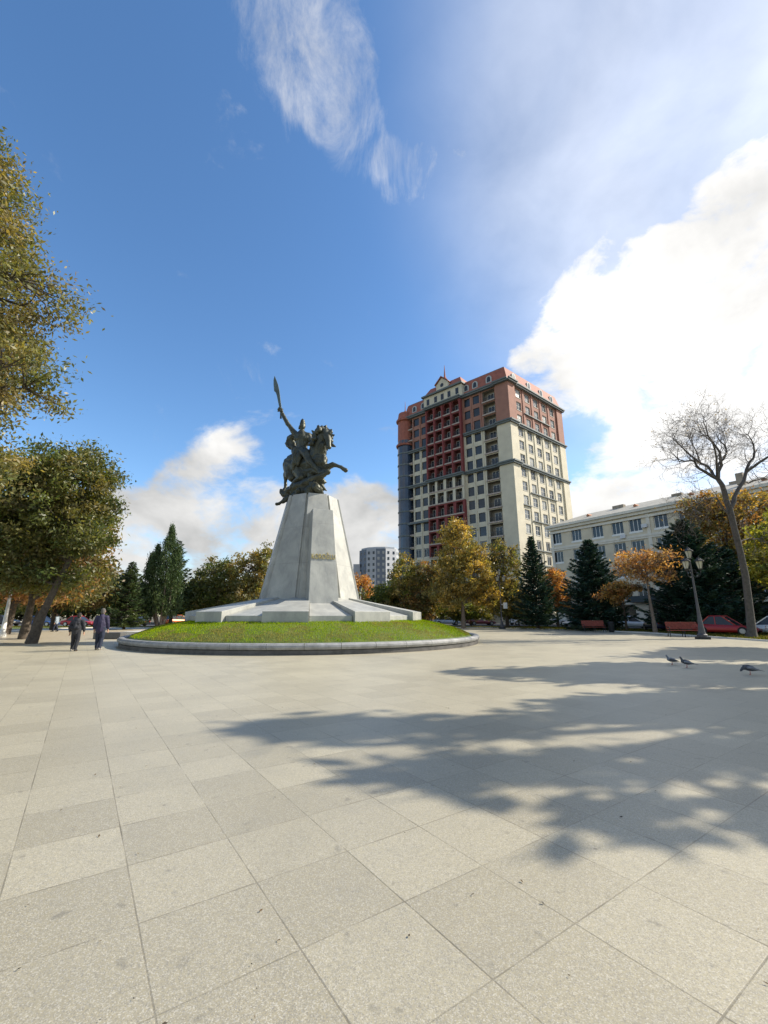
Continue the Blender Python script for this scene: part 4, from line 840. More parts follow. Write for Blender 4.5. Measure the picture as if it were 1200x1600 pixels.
# ------------------------------------------------------------ trees where they stand
T = broadleaf
T('plane_tree', 'tall olive and bronze leaved tree cut off by the left edge of the photo', 'tree', (-19.2, 14.6, 0), 11,
  [(0, 0, 13, 4.4, 4.6, 5.5), (4.6, -.6, 13.4, 2.6, 2.2, 1.3), (5.0, -.8, 10.0, 2.6, 2.2, 1.3), (1.8, -.2, 18.2, 2.2, 2.2, 2.0), (3.2, -.4, 16.0, 2.6, 2.1, 1.2), (3.6, 0, 7.2, 2.5, 2.4, 1.5), (1.2, 0, 20.2, 1.9, 2, 1.8), (4.2, -.2, 11.6, 1.4, 1.6, 1.6)],
  [(0, 0, 0), (.1, 0, 3), (.3, .1, 7), (.5, 0, 12), (.8, 0, 18)], .42, 640, 170, .115, OLIVE, (.45, .95), hole=12)
T('plane_tree', 'leaning tree with a broad olive crown and dark trunk behind the two walkers', 'tree', (-19.4, 24.6, 0), 12,
  [(-.4, 0, 8.0, 3.6, 3.6, 3.7), (1.0, .2, 9.0, 2.3, 2.6, 2.6), (1.3, 0, 6.4, 2.3, 2.4, 1.5), (-2.6, .5, 5.6, 3.2, 3, 2.2), (-3.8, 1, 8.5, 3.2, 3, 2.4), (.4, .5, 3.9, 2.2, 2.2, .7), (-2, 1.2, 3.7, 3.0, 2.4, .8)],
  [(0, 0, 0), (.35, 0, 1.6), (.85, 0, 3.2), (1.25, .1, 4.6), (1.5, .2, 6.5), (1.2, .2, 9.5)], .225, 560, 120, .15, OLIVED + OLIVE[:2] + MIDG[:2], (.4, .9), hole=9)
T('plane_tree', 'thick straight trunked tree just left of the leaning tree', 'tree', (-23.6, 29.2, 0), 13,
  [(0, 0, 6.5, 4.5, 4, 3.4), (-2, 0, 4.6, 3.5, 3, 1.6), (2.5, 0, 4.4, 3.0, 3, 1.6)], [(0, 0, 0), (.1, 0, 2.4), (-.2, 0, 5), (0, 0, 8)], .23, 300, 60, .22, RUST + OLIVED, (.6, 1.1), BARK)
T('plane_tree', 'rusty leaved tree at the left edge of the photo behind the white post', 'tree', (-31.5, 37, 0), 14,
  [(0, 0, 5.6, 4.6, 4, 3.2), (3, 0, 4.2, 3, 3, 1.8)], [(0, 0, 0), (.3, 0, 2.4), (.8, 0, 5), (.6, 0, 8)], .28, 240, 55, .24, ORANGE[3:] + RUST, (.6, 1.1))
T('plane_tree', 'brown and olive tree behind the walkers, left of the small spruce', 'tree', (-36.5, 49, 0), 15,
  [(0, 0, 5.4, 5.0, 4, 3.0), (3, 0, 3.6, 3.4, 3, 1.4), (-3, 0, 3.6, 3, 3, 1.4)], [(0, 0, 0), (-.2, 0, 2.4), (0, 0, 5), (0, 0, 7.5)], .26, 260, 55, .26, RUST + OLIVE, (.6, 1.2))
T('plane_tree', 'low spreading olive tree behind the leaning tree', 'tree', (-33.8, 43, 0), 16,
  [(0, 0, 5.8, 4.8, 4, 3.2), (2.6, 0, 4.2, 3, 3, 1.6)], [(0, 0, 0), (.2, 0, 2.4), (0, 0, 5), (0, 0, 7.5)], .28, 250, 55, .26, OLIVED + OLIVE, (.6, 1.2))
conifer('spruce_tree', 'small light green spruce between the walkers and the tall cypress', 'tree', (-29.0, 49.5, 0), 21, 7.6, 2.5, .9, SPRG, .3, 10, .34, .40, dens=1.9)
cypress('cypress_tree', 'tall dark green cypress with a pale trunk left of the monument', 'tree', (-26.2, 52, 0), 22,
  [(0, 0, 12.0, 1.55), (-1.6, .4, 9.8, 1.3), (-2.5, .9, 8.8, 1.0), (1.0, .3, 9.6, 1.1)], CYP, 1.7, .2)
conifer('fir_tree', 'ragged dark conifer close behind the right side of the tall cypress', 'tree', (-26.3, 54.5, 0), 23, 11.0, 2.9, 1.6, SPRG + CYP, .1, 7, .55, .55, dens=1.1, tilt=.5)
T('park_tree', 'low yellow-green tree left of the dark round tree', 'tree', (-25.0, 60, 0), 24, [(0, 0, 4.2, 3.6, 3, 2.3)], [(0, 0, 0), (0, 0, 2), (0, 0, 4.6)], .18, 130, 60, .28, MIDG + LIME[:3], (.7, 1.2))
T('park_tree', 'dark olive round-crowned tree left of the monument', 'tree', (-21.8, 57.5, 0), 25, [(0, 0, 5.6, 3.4, 3, 3.2), (-2, 0, 4, 2.5, 2, 2)], [(0, 0, 0), (0, 0, 3), (0, 0, 7)], .2, 190, 60, .28, MIDG + OLIVED, (.6, 1.1))
T('park_tree', 'yellowing tree with loose top just left of the pedestal', 'tree', (-16.6, 55.5, 0), 26, [(-1, 0, 7.0, 2.2, 2, 2.6), (1.3, 0, 7.8, 1.5, 2, 2.8), (0, 0, 4, 3, 3, 2.2)], [(0, 0, 0), (.1, 0, 3), (0, 0, 6), (.2, 0, 9)], .2, 210, 50, .26, YELLOW[2:] + OLIVE, (.4, .8))
T('park_tree', 'olive tree half hidden behind the left slope of the pedestal', 'tree', (-11.5, 58, 0), 27, [(0, 0, 5, 3.6, 3, 3)], [(0, 0, 0), (.1, 0, 3), (0, 0, 6)], .2, 150, 55, .28, RUST + MIDG, (.6, 1.1))
T('park_tree', 'small orange tree beside the right slope of the pedestal', 'tree', (-3.5, 66, 0), 28, [(0, 0, 5.2, 1.8, 2, 2.4)], [(0, 0, 0), (0, 0, 3), (0, 0, 6)], .14, 90, 50, .24, ORANGE, (.5, .8))
T('park_shrub', 'dark green bushy tree between the white lamp and the brown trees', 'tree', (-.2, 60, 0), 29, [(0, 0, 3.2, 2.8, 2, 2.4), (-2, 0, 2.2, 1.6, 1.5, 1.6)], [(0, 0, 0), (0, 0, 2), (0, 0, 4)], .14, 130, 60, .25, MIDG, (.5, .9))
T('park_tree', 'tall yellow-brown tree right of the distant tower block', 'tree', (2.7, 58.5, 0), 30, [(0, 0, 6.4, 2.0, 2, 3.4), (-.6, 0, 3.2, 2.6, 2, 2.0), (1.5, 0, 4.8, 1.8, 2, 2.8)], [(0, 0, 0), (0, 0, 3), (0, 0, 8)], .18, 230, 50, .24, YELLOW[2:] + RUST[3:] + LIME[2:3], (.4, .8))
T('park_tree', 'brown and olive tree just left of the tall yellow tree', 'tree', (5.9, 57.8, 0), 31, [(0, 0, 5.4, 2.4, 2, 3.3), (-.8, 0, 3.0, 2.6, 2, 2.2)], [(0, 0, 0), (0, 0, 3), (0, 0, 8)], .18, 210, 50, .24, RUST + OLIVED, (.4, .9))
T('park_tree', 'tall golden yellow tree in front of the apartment tower', 'tree', (9.6, 53.5, 0), 32, [(-.3, 0, 9.6, 2.6, 2.4, 3.8), (.6, 0, 6.2, 3.4, 3, 3.0), (-1.6, 0, 4.2, 2.6, 2.4, 2.0), (2.4, 0, 4.2, 2.2, 2, 2.2), (-.4, 0, 12.2, 1.2, 1.2, 1.6), (2.0, 0, 8.8, 1.6, 1.6, 1.6)],
  [(0, 0, 0), (0, 0, 3), (.1, 0, 7), (0, 0, 12)], .22, 560, 55, .21, YELLOW, (.35, .75), BARKP, hole=6)
T('park_tree', 'olive and yellow tree behind the lamp post with the white box', 'tree', (15.6, 56.0, 0), 33, [(0, 0, 7.4, 2.4, 2.2, 4.0), (-.8, 0, 4.0, 2.6, 2.4, 2.2), (.8, 0, 3.4, 2.8, 2, 1.8)], [(0, 0, 0), (0, 0, 3), (0, 0, 9)], .2, 320, 50, .22, OLIVED + YELLOW[2:] + OLIVE, (.4, .8))
for i, (x, y, h, lb) in enumerate(((1.6, 60.8, 3.0, 'low dark shrub under the tall yellow-brown tree, nearest the pedestal'), (6.6, 61.2, 3.2, 'low dark shrub just left of the golden tree trunk'), (11.9, 60.5, 3.0, 'low dark shrub just right of the golden tree trunk'), (18.6, 61.0, 2.4, 'low dark shrub behind the narrow dark fir'))):
    T('park_shrub', lb, 'shrub', (x, y, 0), 60 + i, [(0, 0, h * .55, 2.7, 1.4, h * .45)], [(0, 0, 0), (0, 0, 1), (0, 0, h * .8)], .08, 90, 60, .22, MIDG + RUST[3:], (.5, .8), group='low shrubs between the tree trunks')
conifer('fir_tree', 'narrow dark fir between the olive tree and the orange tree', 'tree', (17.7, 51, 0), 34, 10.9, 2.8, .9, SPR + SPRG[:1], .2, 10, .34, .42, dens=2.0)
T('park_tree', 'bright orange tree right of the narrow dark fir', 'tree', (22.4, 57, 0), 35, [(0, 0, 5.4, 1.7, 1.7, 2.1), (.9, 0, 3.0, 1.5, 1.5, 1.2), (-.5, 0, 3.2, 1.4, 1.5, 1.4)], [(0, 0, 0), (0, 0, 3), (0, 0, 6)], .14, 190, 50, .22, ORANGE, (.35, .7))
conifer('fir_tree', 'broad bluish-green conifer behind the far red bench', 'tree', (22.4, 46.5, 0), 36, 9.8, 4.1, .5, SPR, .15, 11, .34, .46, dens=1.9)
T('park_tree', 'small low orange tree in front of the broad bluish conifer', 'tree', (23.6, 43.2, 0), 46, [(0, 0, 4.0, 1.7, 1.3, .8), (-.9, 0, 3.3, 1.3, 1.2, .6)], [(0, 0, 0), (0, 0, 2), (0, 0, 3.9)], .10, 80, 42, .20, ORANGE + RUST, (.3, .6))
T('park_tree', 'slender forked tree with sparse orange and pinkish leaves between the benches', 'tree', (23.3, 38.2, 0), 37, [(-.6, 0, 6.3, 2.1, 1.6, 1.1), (1.5, 0, 6.3, 1.7, 1.6, 1.1), (.4, 0, 5.2, 2.3, 1.6, .9), (-1.7, 0, 5.6, 1.2, 1.2, .9)],
  [(0, 0, 0), (-.03, 0, 1.6), (-.1, 0, 3.0), (-.1, 0, 5), (0, 0, 6.5)], .15, 200, 22, .16, ORANGE[1:] + RUST[:3] + [(.28, .17, .10), (.24, .15, .10)], (.3, .7), BARKP)
conifer('spruce_tree', 'large spreading dark blue-green spruce behind the near lamp post', 'tree', (28.6, 40.2, 0), 38, 10.6, 4.9, .9, SPR, .15, 11, .38, .5, dens=1.8, tilt=.2)
conifer('spruce_tree', 'dark spruce half hidden behind the bare tree trunk', 'tree', (33.0, 41.5, 0), 39, 8.2, 4.0, 1.2, SPR, .15, 9, .42, .55, dens=1.6)
T('park_tree', 'tall rusty brown tree behind the fork of the bare tree', 'tree', (36.5, 45, 0), 40, [(0, 0, 10, 4.0, 3, 4.0), (-1.5, 0, 12.5, 2.6, 2, 2.4), (3.5, 0, 11, 4, 3, 4.4), (3, 0, 6, 4, 3, 3)], [(0, 0, 0), (0, 0, 4), (0, 0, 12)], .3, 420, 45, .26, RUST + YELLOW[2:5], (.5, 1.0), hole=6)
T('park_tree', 'yellow-green tree at the right edge of the photo', 'tree', (35.0, 36.5, 0), 41, [(0, 0, 7.0, 3.2, 3, 3.2), (-1.5, 0, 5.4, 2.6, 2.2, 1.8), (1.5, 0, 4.2, 3.2, 2.4, 1.8)], [(0, 0, 0), (0, 0, 3), (0, 0, 8)], .22, 300, 55, .22, LIME, (.4, .85))
# trees beside the plaza, right of the photograph: they throw the long shadows across the paving
T('plane_tree', 'large olive plane tree standing on the right side of the plaza, nearest the camera', 'tree', (18.6, 9.6, 0), 42, [(.4, 1.0, 9.3, 2.6, 1.3, 2.4), (-1.9, .35, 12.5, 1.8, .45, .6), (-3.4, -1.9, 10, 1.8, .38, .5), (-1.4, -1.65, 9.2, 1.7, .42, .5), (-5.0, -3.5, 8, 1.9, .30, .4), (-3.2, -3.1, 7.6, 1.5, .35, .4), (-2.4, -2.1, 7.0, 1.5, .6, .7), (-1.6, -2.8, 6.4, 1.5, .4, .4)],
  [(0, 0, 0), (.1, 0, 4), (0, 0, 9), (0, 0, 14)], .34, 260, 46, .28, OLIVE, (.25, .65), hole=3)
T('plane_tree', 'olive plane tree on the right side of the plaza, second from the camera', 'tree', (20.6, 14.4, 0), 43, [(0, .3, 8.8, 2.8, 1.9, 2.8), (-.9, 1.4, 11.8, 1.6, .8, .9), (-1, -1.4, 7.4, 2.2, .8, .7), (.3, 2.4, 9.5, 2.2, .7, .7)],
  [(0, 0, 0), (.1, 0, 4), (0, 0, 9), (0, 0, 13)], .34, 190, 44, .34, OLIVE, (.4, .85), hole=5)
T('plane_tree', 'olive plane tree on the right side of the plaza, third from the camera', 'tree', (26.2, 20.4, 0), 44, [(0, 0, 8.6, 3.0, 2.2, 3.0), (-1, 1.9, 7.0, 2.4, .8, .8), (0, -2.2, 8.0, 2.4, .8, .8), (.5, 3.2, 8.5, 2.4, .7, .8)],
  [(0, 0, 0), (.1, 0, 4), (0, 0, 9), (0, 0, 12)], .34, 170, 44, .36, OLIVED, (.4, .9), hole=6)
# filler trees beyond the road
pt = T('park_tree', 'mid green tree in the far row beyond the road', 'tree', (-70, 92, 0), 51, [(0, 0, 5.6, 4.4, 4, 3.4), (-3, 0, 4, 3, 3, 2.4), (3, 0, 4, 3, 3, 2.4), (-1.5, -1, 2.2, 3.6, 2, 1.4), (2, -1, 2.2, 3.4, 2, 1.4)], [(0, 0, 0), (0, 0, 3), (0, 0, 7)], .3, 200, 52, .42, MIDG + OLIVED, (.8, 1.5), group='far row of green trees beyond the road', twigs=False)
rng = np.random.default_rng(77)
for i, x in enumerate([-82, -76, -62, -55, -49, -42, -36, -29, -22, -15, -8, 3, 9, 15, 21]):
    c = copy_tree(pt); c.location = (x + rng.normal(), 92 + rng.uniform(-4, 5), 0); c.rotation_euler = (0, 0, rng.uniform(0, 6)); s = rng.uniform(.85, 1.15); c.scale = (s, s, s)
# ------------------------------------------------------------ bare tree
bt = empty('bare_tree', (24.6, 30.5, 0), 'tall bare forked tree with spreading twigs and a dark grey trunk, on the right', 'tree')
rng = np.random.default_rng(8); mb = MB(); tw_mb = MB(); TW = []
mb.tube([(.50, 0, -.05), (.62, 0, .5), (.76, 0, 2), (.93, 0, 4.22), (.90, 0, 5.92), (.80, 0, 7.67), (.73, 0, 9.2)], [.40, .27, .235, .215, .20, .195, .21], 14, cap=False)
LM = [([(.73, 0, 9.1), (.51, -.1, 10.39), (.14, -.2, 11.32)], .185, .15), ([(.14, -.2, 11.32), (-.7, -.5, 11.61), (-1.62, -.8, 11.98), (-1.9, -.9, 12.46), (-2.73, -1.2, 12.36), (-3.38, -1.4, 12.27)], .12, .035),
      ([(.14, -.2, 11.32), (.1, .2, 12.08), (-.39, .5, 12.84), (-1.04, .8, 13.81), (-1.76, 1.0, 14.98)], .12, .035), ([(.14, -.2, 11.32), (.51, -.3, 12.36), (.33, -.6, 13.32), (-.56, -.9, 14.49), (-.93, -1.2, 15.4)], .13, .03),
      ([(.14, -.2, 11.32), (.75, .3, 12.65), (1.74, .5, 13.61), (1.89, .7, 14.39), (1.62, .9, 15.2)], .12, .03), ([(.73, 0, 9.1), (1.33, .1, 10.02), (2.38, .2, 11.32), (2.84, .3, 12.27), (3.58, .3, 13.22), (3.87, .4, 14.2), (3.7, .5, 15.18)], .165, .03),
      ([(2.8, .3, 12.08), (3.46, -.3, 12.65), (4.39, -.8, 13.22), (5.6, -1.2, 14.4), (6.2, -1.4, 15.8)], .1, .03), ([(.62, 0, 8.6), (-.48, -.5, 9.84), (-1.4, -.9, 9.66), (-2.36, -1.2, 9.2), (-3.0, -1.4, 8.6)], .07, .02),
      ([(2.3, .2, 11.2), (3.4, 1.0, 11.4), (4.8, 1.6, 11.9), (6.2, 2., 12.6)], .08, .02), ([(.9, .1, 6.4), (2.2, .6, 7.0), (3.6, 1.2, 7.1)], .06, .02), ([(.14, -.2, 11.32), (-.5, -1.2, 12.6), (-1.4, -2.2, 13.4), (-2.6, -2.8, 13.9)], .09, .025), ([(-.39, .5, 12.84), (.2, 1.4, 14), (.4, 2.0, 15.6)], .07, .02)]
def grow(p, d, L_, r, depth):
    p = Vector(p); d = Vector(d).normalized(); pts = [p.copy()]; q = p.copy(); n = 4
    for i in range(n):
        d = (d + Vector(rng.normal(size=3)) * .20 + Vector((0, 0, .03))).normalized(); q = q + d * L_ / n; pts.append(q.copy())
    tw_mb.tube(pts, [r * (1 - .7 * i / n) for i in range(n + 1)], 3 if r < .02 else 5, cap=False)
    if depth == 0:
        TW.append(pts[-1]); return
    for i in range(1, n + 1):
        k = 2 if i == n else (1 if rng.uniform() < .5 else 0)
        for _ in range(k):
            s = Vector(rng.normal(size=3)); s = (s - d * s.dot(d)).normalized(); grow(pts[i], d * .75 + s * rng.uniform(.45, .95), L_ * rng.uniform(.5, .75), max(r * .58, .0065), depth - 1)
for pts, r0, r1 in LM:
    # soften each limb with a mid point between the joints
    P = [Vector(p) for p in pts]; Q = [P[0]]
    for a, b in zip(P, P[1:]): Q += [(a + b) / 2 + Vector(rng.normal(size=3)) * .05, b]
    mb.tube(Q, [r0 + (r1 - r0) * i / (len(Q) - 1) for i in range(len(Q))], 8, cap=False)
    if True:
        for i in range(2 if r0 < .15 else max(3, len(Q) // 2), len(Q)):
            if r0 > .18: break
            d = (Q[i] - Q[i - 1]).normalized()
            for _ in range(2 if i < len(Q) - 1 else 4):
                s = Vector(rng.normal(size=3)); s = (s - d * s.dot(d)).normalized(); grow(Q[i], d * .6 + s * .9 + Vector((-.12, 0, .08)), rng.uniform(.9, 1.8), .024, 2 if i < 3 else 3)
mb.build('trunk', BARKG, bt, True); tw_mb.build('branches', BARKG, bt, True)
TW = np.array([tuple(t) for t in TW]); ti = rng.integers(0, len(TW), 600); cen = TW[ti] + rng.normal(size=(600, 3)) * .08; u, v = rand_axes(rng, 600, .085)
cards('last_leaves', cen, u, v, pick(rng, [(.20, .14, .06), (.14, .10, .04), (.26, .19, .06)], 600), LEAF, bt)
# ------------------------------------------------------------ lamps
def lantern(parent, x, y, z, s=1.):
    mb = MB(); mb.lathe([(.10 * s, 0), (.19 * s, .42 * s)], 6, 0, (x, y, z)); lt = mb.build('lantern', LANT, parent)
    mb = MB(); mb.lathe([(.27 * s, .42 * s), (.25 * s, .46 * s), (.13 * s, .56 * s), (.10 * s, .60 * s), (.03 * s, .64 * s), (.02 * s, .74 * s)], 6, 0, (x, y, z)); mb.lathe([(.03, -.1 * s), (.12 * s, -.03 * s), (.12 * s, 0)], 6, 0, (x, y, z))
    for k in range(6):
        t = 2 * math.pi * k / 6; mb.tube([(x + .105 * s * math.cos(t), y + .105 * s * math.sin(t), z), (x + .2 * s * math.cos(t), y + .2 * s * math.sin(t), z + .42 * s)], .012, 4)
    mb.build('lantern_cap', BLACK, lt)
def street_lamp(loc, label, h=5.1, heads=True, m=LAMPGREY, s=1., rz=0.):
    r = empty('street_lamp', loc, label, 'street lamp', rz=rz)
    mb = MB(); mb.lathe([(.30 * s, 0), (.30 * s, .28), (.22 * s, .34), (.20 * s, .45), (.15 * s, .95), (.10 * s, 1.6), (.075 * s, 2.4), (.055 * s, h - 1.0), (.075 * s, h - .98), (.05 * s, h - .9), (.045 * s, h - .05)], 12); mb.build('pole', m, r, False, 0)
    mb = MB(); mb.box(-.34 * s, .34 * s, -.34 * s, .34 * s, 0, .16); mb.build('base', BLACK, r, False, .02)
    if heads:
        mb = MB()
        for k in range(3):
            t = R(100 + 120 * k); c_, s_ = math.cos(t), math.sin(t)
            mb.tube([(c_ * q, s_ * q, z) for q, z in ((0, h - 1.2), (.22, h - 1.35), (.42, h - 1.25), (.50, h - 1.0), (.50, h - .78))], .022, 6)
            mb.tube([(c_ * q, s_ * q, z) for q, z in ((.05, h - .95), (.16, h - .82), (.27, h - .92), (.22, h - 1.05), (.14, h - 1.0))], .014, 5)
        mb.build('arms', BLACK, r, True)
        for k in range(3): t = R(100 + 120 * k); lantern(r, .50 * math.cos(t), .50 * math.sin(t), h - .78, 1.15)
        lantern(r, 0, 0, h - .05, 1.15)
    return r
street_lamp((20.85, 29.2, .004), 'near three-armed lamp post with four lanterns beside the red bench', 5.35, rz=R(-15))
l2 = street_lamp((13.9, 52.2, .004), 'far lamp post with a white box on it, in front of the olive tree', 6.3, rz=R(10), s=.9)
mb = MB(); mb.box(.35, .75, -.2, .2, 2.3, 3.0); mb.box(0, .4, -.03, .03, 2.75, 2.82); mb.build('white_box', WHITE, l2, False, .03)
street_lamp((-3.35, 62, .0), 'white lamp post beside the right slope of the pedestal', 4.9, m=WHITE, s=1.2)
wp = empty('white_post', (-26.9, 31.4, .004), 'plain tapering white post under the trees at the far left', 'post')
mb = MB(); mb.lathe([(.24, 0), (.22, .25), (.16, .4), (.11, 1.6), (.08, 3.6)], 12); mb.build('shaft', WHITE, wp, True)
# ------------------------------------------------------------ benches
def bench(loc, rz, label):
    r = empty('park_bench', loc, label, 'bench', 'red slatted park benches along the edge of the plaza', rz)
    se = MB(); ba = MB()
    for k in range(4): se.box(-1.0, 1.0, -.36 + k * .115, -.27 + k * .115, .44, .475)
    for k in range(6):
        z = .55 + k * .085; y = .10 + k * .03; se2 = Matrix.Translation((0, y, z)) @ Matrix.Rotation(R(-14), 4, 'X'); ba.box(-1.0, 1.0, -.015, .015, 0, .07, 0, se2)
    se.build('seat', REDW, r, False, .006); ba.build('backrest', REDW, r, False, .006)
    for x in (-.92, 0, .92):
        mb = MB(); mb.tube([(x, -.40, 0), (x, -.37, .12), (x, -.33, .25), (x, -.36, .40), (x, -.30, .43), (x, .05, .42)], .028, 6); mb.tube([(x, .26, 0), (x, .16, .14), (x, .08, .30), (x, .08, .44), (x, .14, .62), (x, .29, 1.06)], .028, 6)
        if x: mb.tube([(x, -.36, .43), (x, -.36, .66), (x, -.28, .68), (x, .14, .68)], .025, 6)
        mb.build('leg', BLACK, r, True)
    return r
bench((21.7, 32.3, .004), R(-17), 'near red slatted bench just left of the near lamp post')
bench((19.6, 41.5, .004), R(-6), 'far red slatted bench in front of the broad bluish conifer')
bn = empty('litter_bin', (21.2, 41.4, .004), 'small dark litter bin at the right end of the far bench', 'litter bin'); mb = MB(); mb.lathe([(.2, 0), (.24, .1), (.27, .75), (.29, .8), (.24, .82)], 14); mb.build('bin_body', BLACK, bn, True); mb = MB(); mb.lathe([(.30, .83), (.28, .9), (.1, .97)], 14); mb.build('lid', BLACK, bn, True)
# ------------------------------------------------------------ cars
def make_car(name, loc, rz, label, paint, L_=4.5, H_=1.45, suv=False, W_=1.78, group='cars parked beyond the trees'):
    r = empty(name, loc, label, 'car', group, rz); h = W_ / 2
    pm = mat('car_paint', paint, .3, metal=.2, spec=.6)
    zb = .78 if not suv else .95; z0 = .22 if not suv else .30; x = L_ / 2
    st_ = [(-x, .45, zb - .08, .86), (-x + .08, z0 + .05, zb + .02, .93), (-x + .5, z0, zb + .06, .98), (-x * .3, z0, zb + .03, 1.0), (x * .25, z0, zb + .0, 1.0), (x * .55, z0, zb - .05, .98), (x - .35, z0, zb - .16, .94), (x - .06, z0 + .06, zb - .28, .84), (x, .40, zb - .36, .74)]
    mb = MB(); vs = []; m_ = 8
    for (a, b, c, w_) in st_:
        y = h * w_; vs += [(a, -y * .9, b), (a, -y, b + .12), (a, -y, c - .16), (a, -y * .88, c), (a, y * .88, c), (a, y, c - .16), (a, y, b + .12), (a, y * .9, b)]
    fs = [(i * m_ + j, (i + 1) * m_ + j, (i + 1) * m_ + (j + 1) % m_, i * m_ + (j + 1) % m_) for i in range(len(st_) - 1) for j in range(m_)] + [tuple(range(m_)), tuple((len(st_) - 1) * m_ + j for j in range(m_ - 1, -1, -1))]
    mb.mesh(vs, fs); bd = mb.build('body', pm, r, True, .02)
    xr = -x + (.12 if suv else .62); xf = x * .42; tr, tf = xr + (.25 if suv else .65), xf - .85; zt = H_ + .0
    def hoop(xx, yy, z): return [(xx, -yy, z), (xx, yy, z)]
    A = [(xr, -h * .86, zb), (xf, -h * .86, zb - .02), (xf, h * .86, zb - .02), (xr, h * .86, zb)]; B = [(tr, -h * .68, zt - .06), (tf, -h * .68, zt - .06), (tf, h * .68, zt - .06), (tr, h * .68, zt - .06)]
    mb = MB(); mb.mesh(A + B, [(0, 1, 5, 4), (1, 2, 6, 5), (2, 3, 7, 6), (3, 0, 4, 7)]); mb.build('windows', DGLASS, r)
    mb = MB(); T_ = [(a * 1.0, b * .9, zt + .02) for a, b, c in B]; mb.mesh([(a, b * 1.03, c) for a, b, c in B] + T_, [(3, 2, 1, 0), (4, 5, 6, 7), (0, 1, 5, 4), (1, 2, 6, 5), (2, 3, 7, 6), (3, 0, 4, 7)])
    for i in (0, 1, 2, 3): mb.bar(A[i], B[i], .07)
    for sgn in (-1, 1): mb.bar(((xr + xf) / 2 - .1, sgn * h * .865, zb), ((tr + tf) / 2 - .05, sgn * h * .69, zt - .06), .06)
    mb.build('roof', pm, r)
    for sx in (-x + .82, x - .82):
        for sy in (-1, 1):
            mb = MB(); mb.tube([(sx, sy * (h - .2), .33), (sx, sy * (h + .015), .33)], .33, 18); wh = mb.build('wheel', TYRE, r); mb = MB(); mb.tube([(sx, sy * (h + .0), .33), (sx, sy * (h + .03), .33)], .2, 12); mb.build('rim', CHROME, wh)
    for sy in (-1, 1):
        mb = MB(); mb.box(x - .16, x - .01, sy * h * .62 - .16, sy * h * .62 + .16, zb - .42, zb - .28); mb.build('headlight', LANT, r, False, .02)
        mb = MB(); mb.box(-x - .01, -x + .12, sy * h * .68 - .12, sy * h * .68 + .12, zb - .22, zb - .04); mb.build('tail_light', mat('tail_lamp', (.3, .01, .01), .3), r, False, .01)
    return r
W3, S3, R3, DR, BK, BL, OR, DG = (.72, .72, .70), (.42, .44, .47), (.36, .02, .02), (.14, .02, .025), (.02, .02, .025), (.03, .07, .2), (.5, .12, .02), (.05, .05, .055)
car = make_car
car('parked_car', (22.8, 73, 0), R(12), 'white car left of the narrow dark fir trunk', W3, suv=True, H_=1.65)
car('parked_car', (28.0, 74, 0), R(8), 'silver off-road car seen between the trunks of the narrow fir and the orange tree', S3, suv=True, H_=1.75, L_=4.7)
car('parked_car', (27.0, 62, 0), R(205), 'silver hatchback nosing out behind the far red bench', (.5, .52, .52), L_=4.2)
car('parked_car', (30.6, 54.8, 0), R(-15), 'silver sedan between the far bench and the slender forked tree', (.62, .65, .68), L_=4.6)
car('parked_car', (33.2, 47.6, 0), R(-40), 'dark grey sedan behind the slender forked tree', DG)
car('parked_car', (27.7, 36.0, 0), R(-55), 'bright red car just right of the near lamp post', R3, L_=4.3, H_=1.5)
car('parked_car', (31.2, 35.6, 0), R(120), 'white car nosing out between the red car and the bare tree trunk', W3)
car('parked_car', (30.6, 32.0, 0), R(-70), 'white sedan at the right edge behind the bare tree', W3, L_=4.6)
car('parked_car', (15.6, 71, 0), R(5), 'dark red car right of the golden yellow tree trunk', DR)
car('parked_car', (10.3, 73, 0), R(5), 'silver-blue car left of the golden yellow tree trunk', (.30, .36, .42))
car('parked_car', (-44, 64, 0), R(0), 'red car behind the two walkers', R3)
car('parked_car', (-49.5, 64, 0), R(0), 'blue car left of the red car behind the walkers', BL)
car('parked_car', (-37.5, 66, 0), R(180), 'black car behind the small spruce', BK)
car('parked_car', (-31.6, 68, 0), R(60), 'orange car behind the cypress trunk', OR, suv=True, H_=1.6)
car('parked_car', (-56, 65, 0), R(0), 'dark car at the far left under the trees', BK, suv=True, H_=1.6)
car('parked_car', (27.0, 33.6 + 10, 0), R(75), 'dark blue car behind the near bench', (.015, .02, .07), suv=True, H_=1.7)
# ------------------------------------------------------------ people
SKIN = mat('skin', (.42, .25, .17), .6); HAIRB = mat('dark_hair', (.02, .016, .012), .8); HAIRG = mat('grey_hair', (.10, .09, .08), .8)
JK1 = mat('charcoal_jacket', (.022, .023, .028), .85, var=.3, vscale=9, bump=.5, bscale=14); JK2 = mat('navy_purple_jacket', (.024, .019, .052), .7, var=.3, vscale=8, bump=.6, bscale=12)
TR1 = mat('charcoal_trousers', (.018, .019, .024), .9, var=.2, vscale=8); TR2 = mat('dark_jeans', (.018, .024, .045), .9, var=.25, vscale=8); SHOE = mat('dark_shoe', (.02, .018, .016), .6); SOLE = mat('light_shoe', (.30, .28, .25), .7)
def hand(r, w, d, s=1):
    """fingers hanging relaxed from the palm at w; d points forwards"""
    x, y, z = w; out = [[(x, y, z, .030), (x, y + .01, z - .045, .036), (x, y + .015, z - .085, .033)]]
    for k, ln in enumerate((.065, .075, .07, .055)):
        fy = y + .045 - k * .023; out.append([(x, fy, z - .085, .0115), (x - s * .008, fy, z - .085 - ln * .55, .0105), (x - s * .024, fy, z - .085 - ln, .009)])
    out.append([(x, y + .035, z - .03, .014), (x - s * .015, y + .062, z - .065, .012), (x - s * .022, y + .066, z - .095, .010)])
    return out
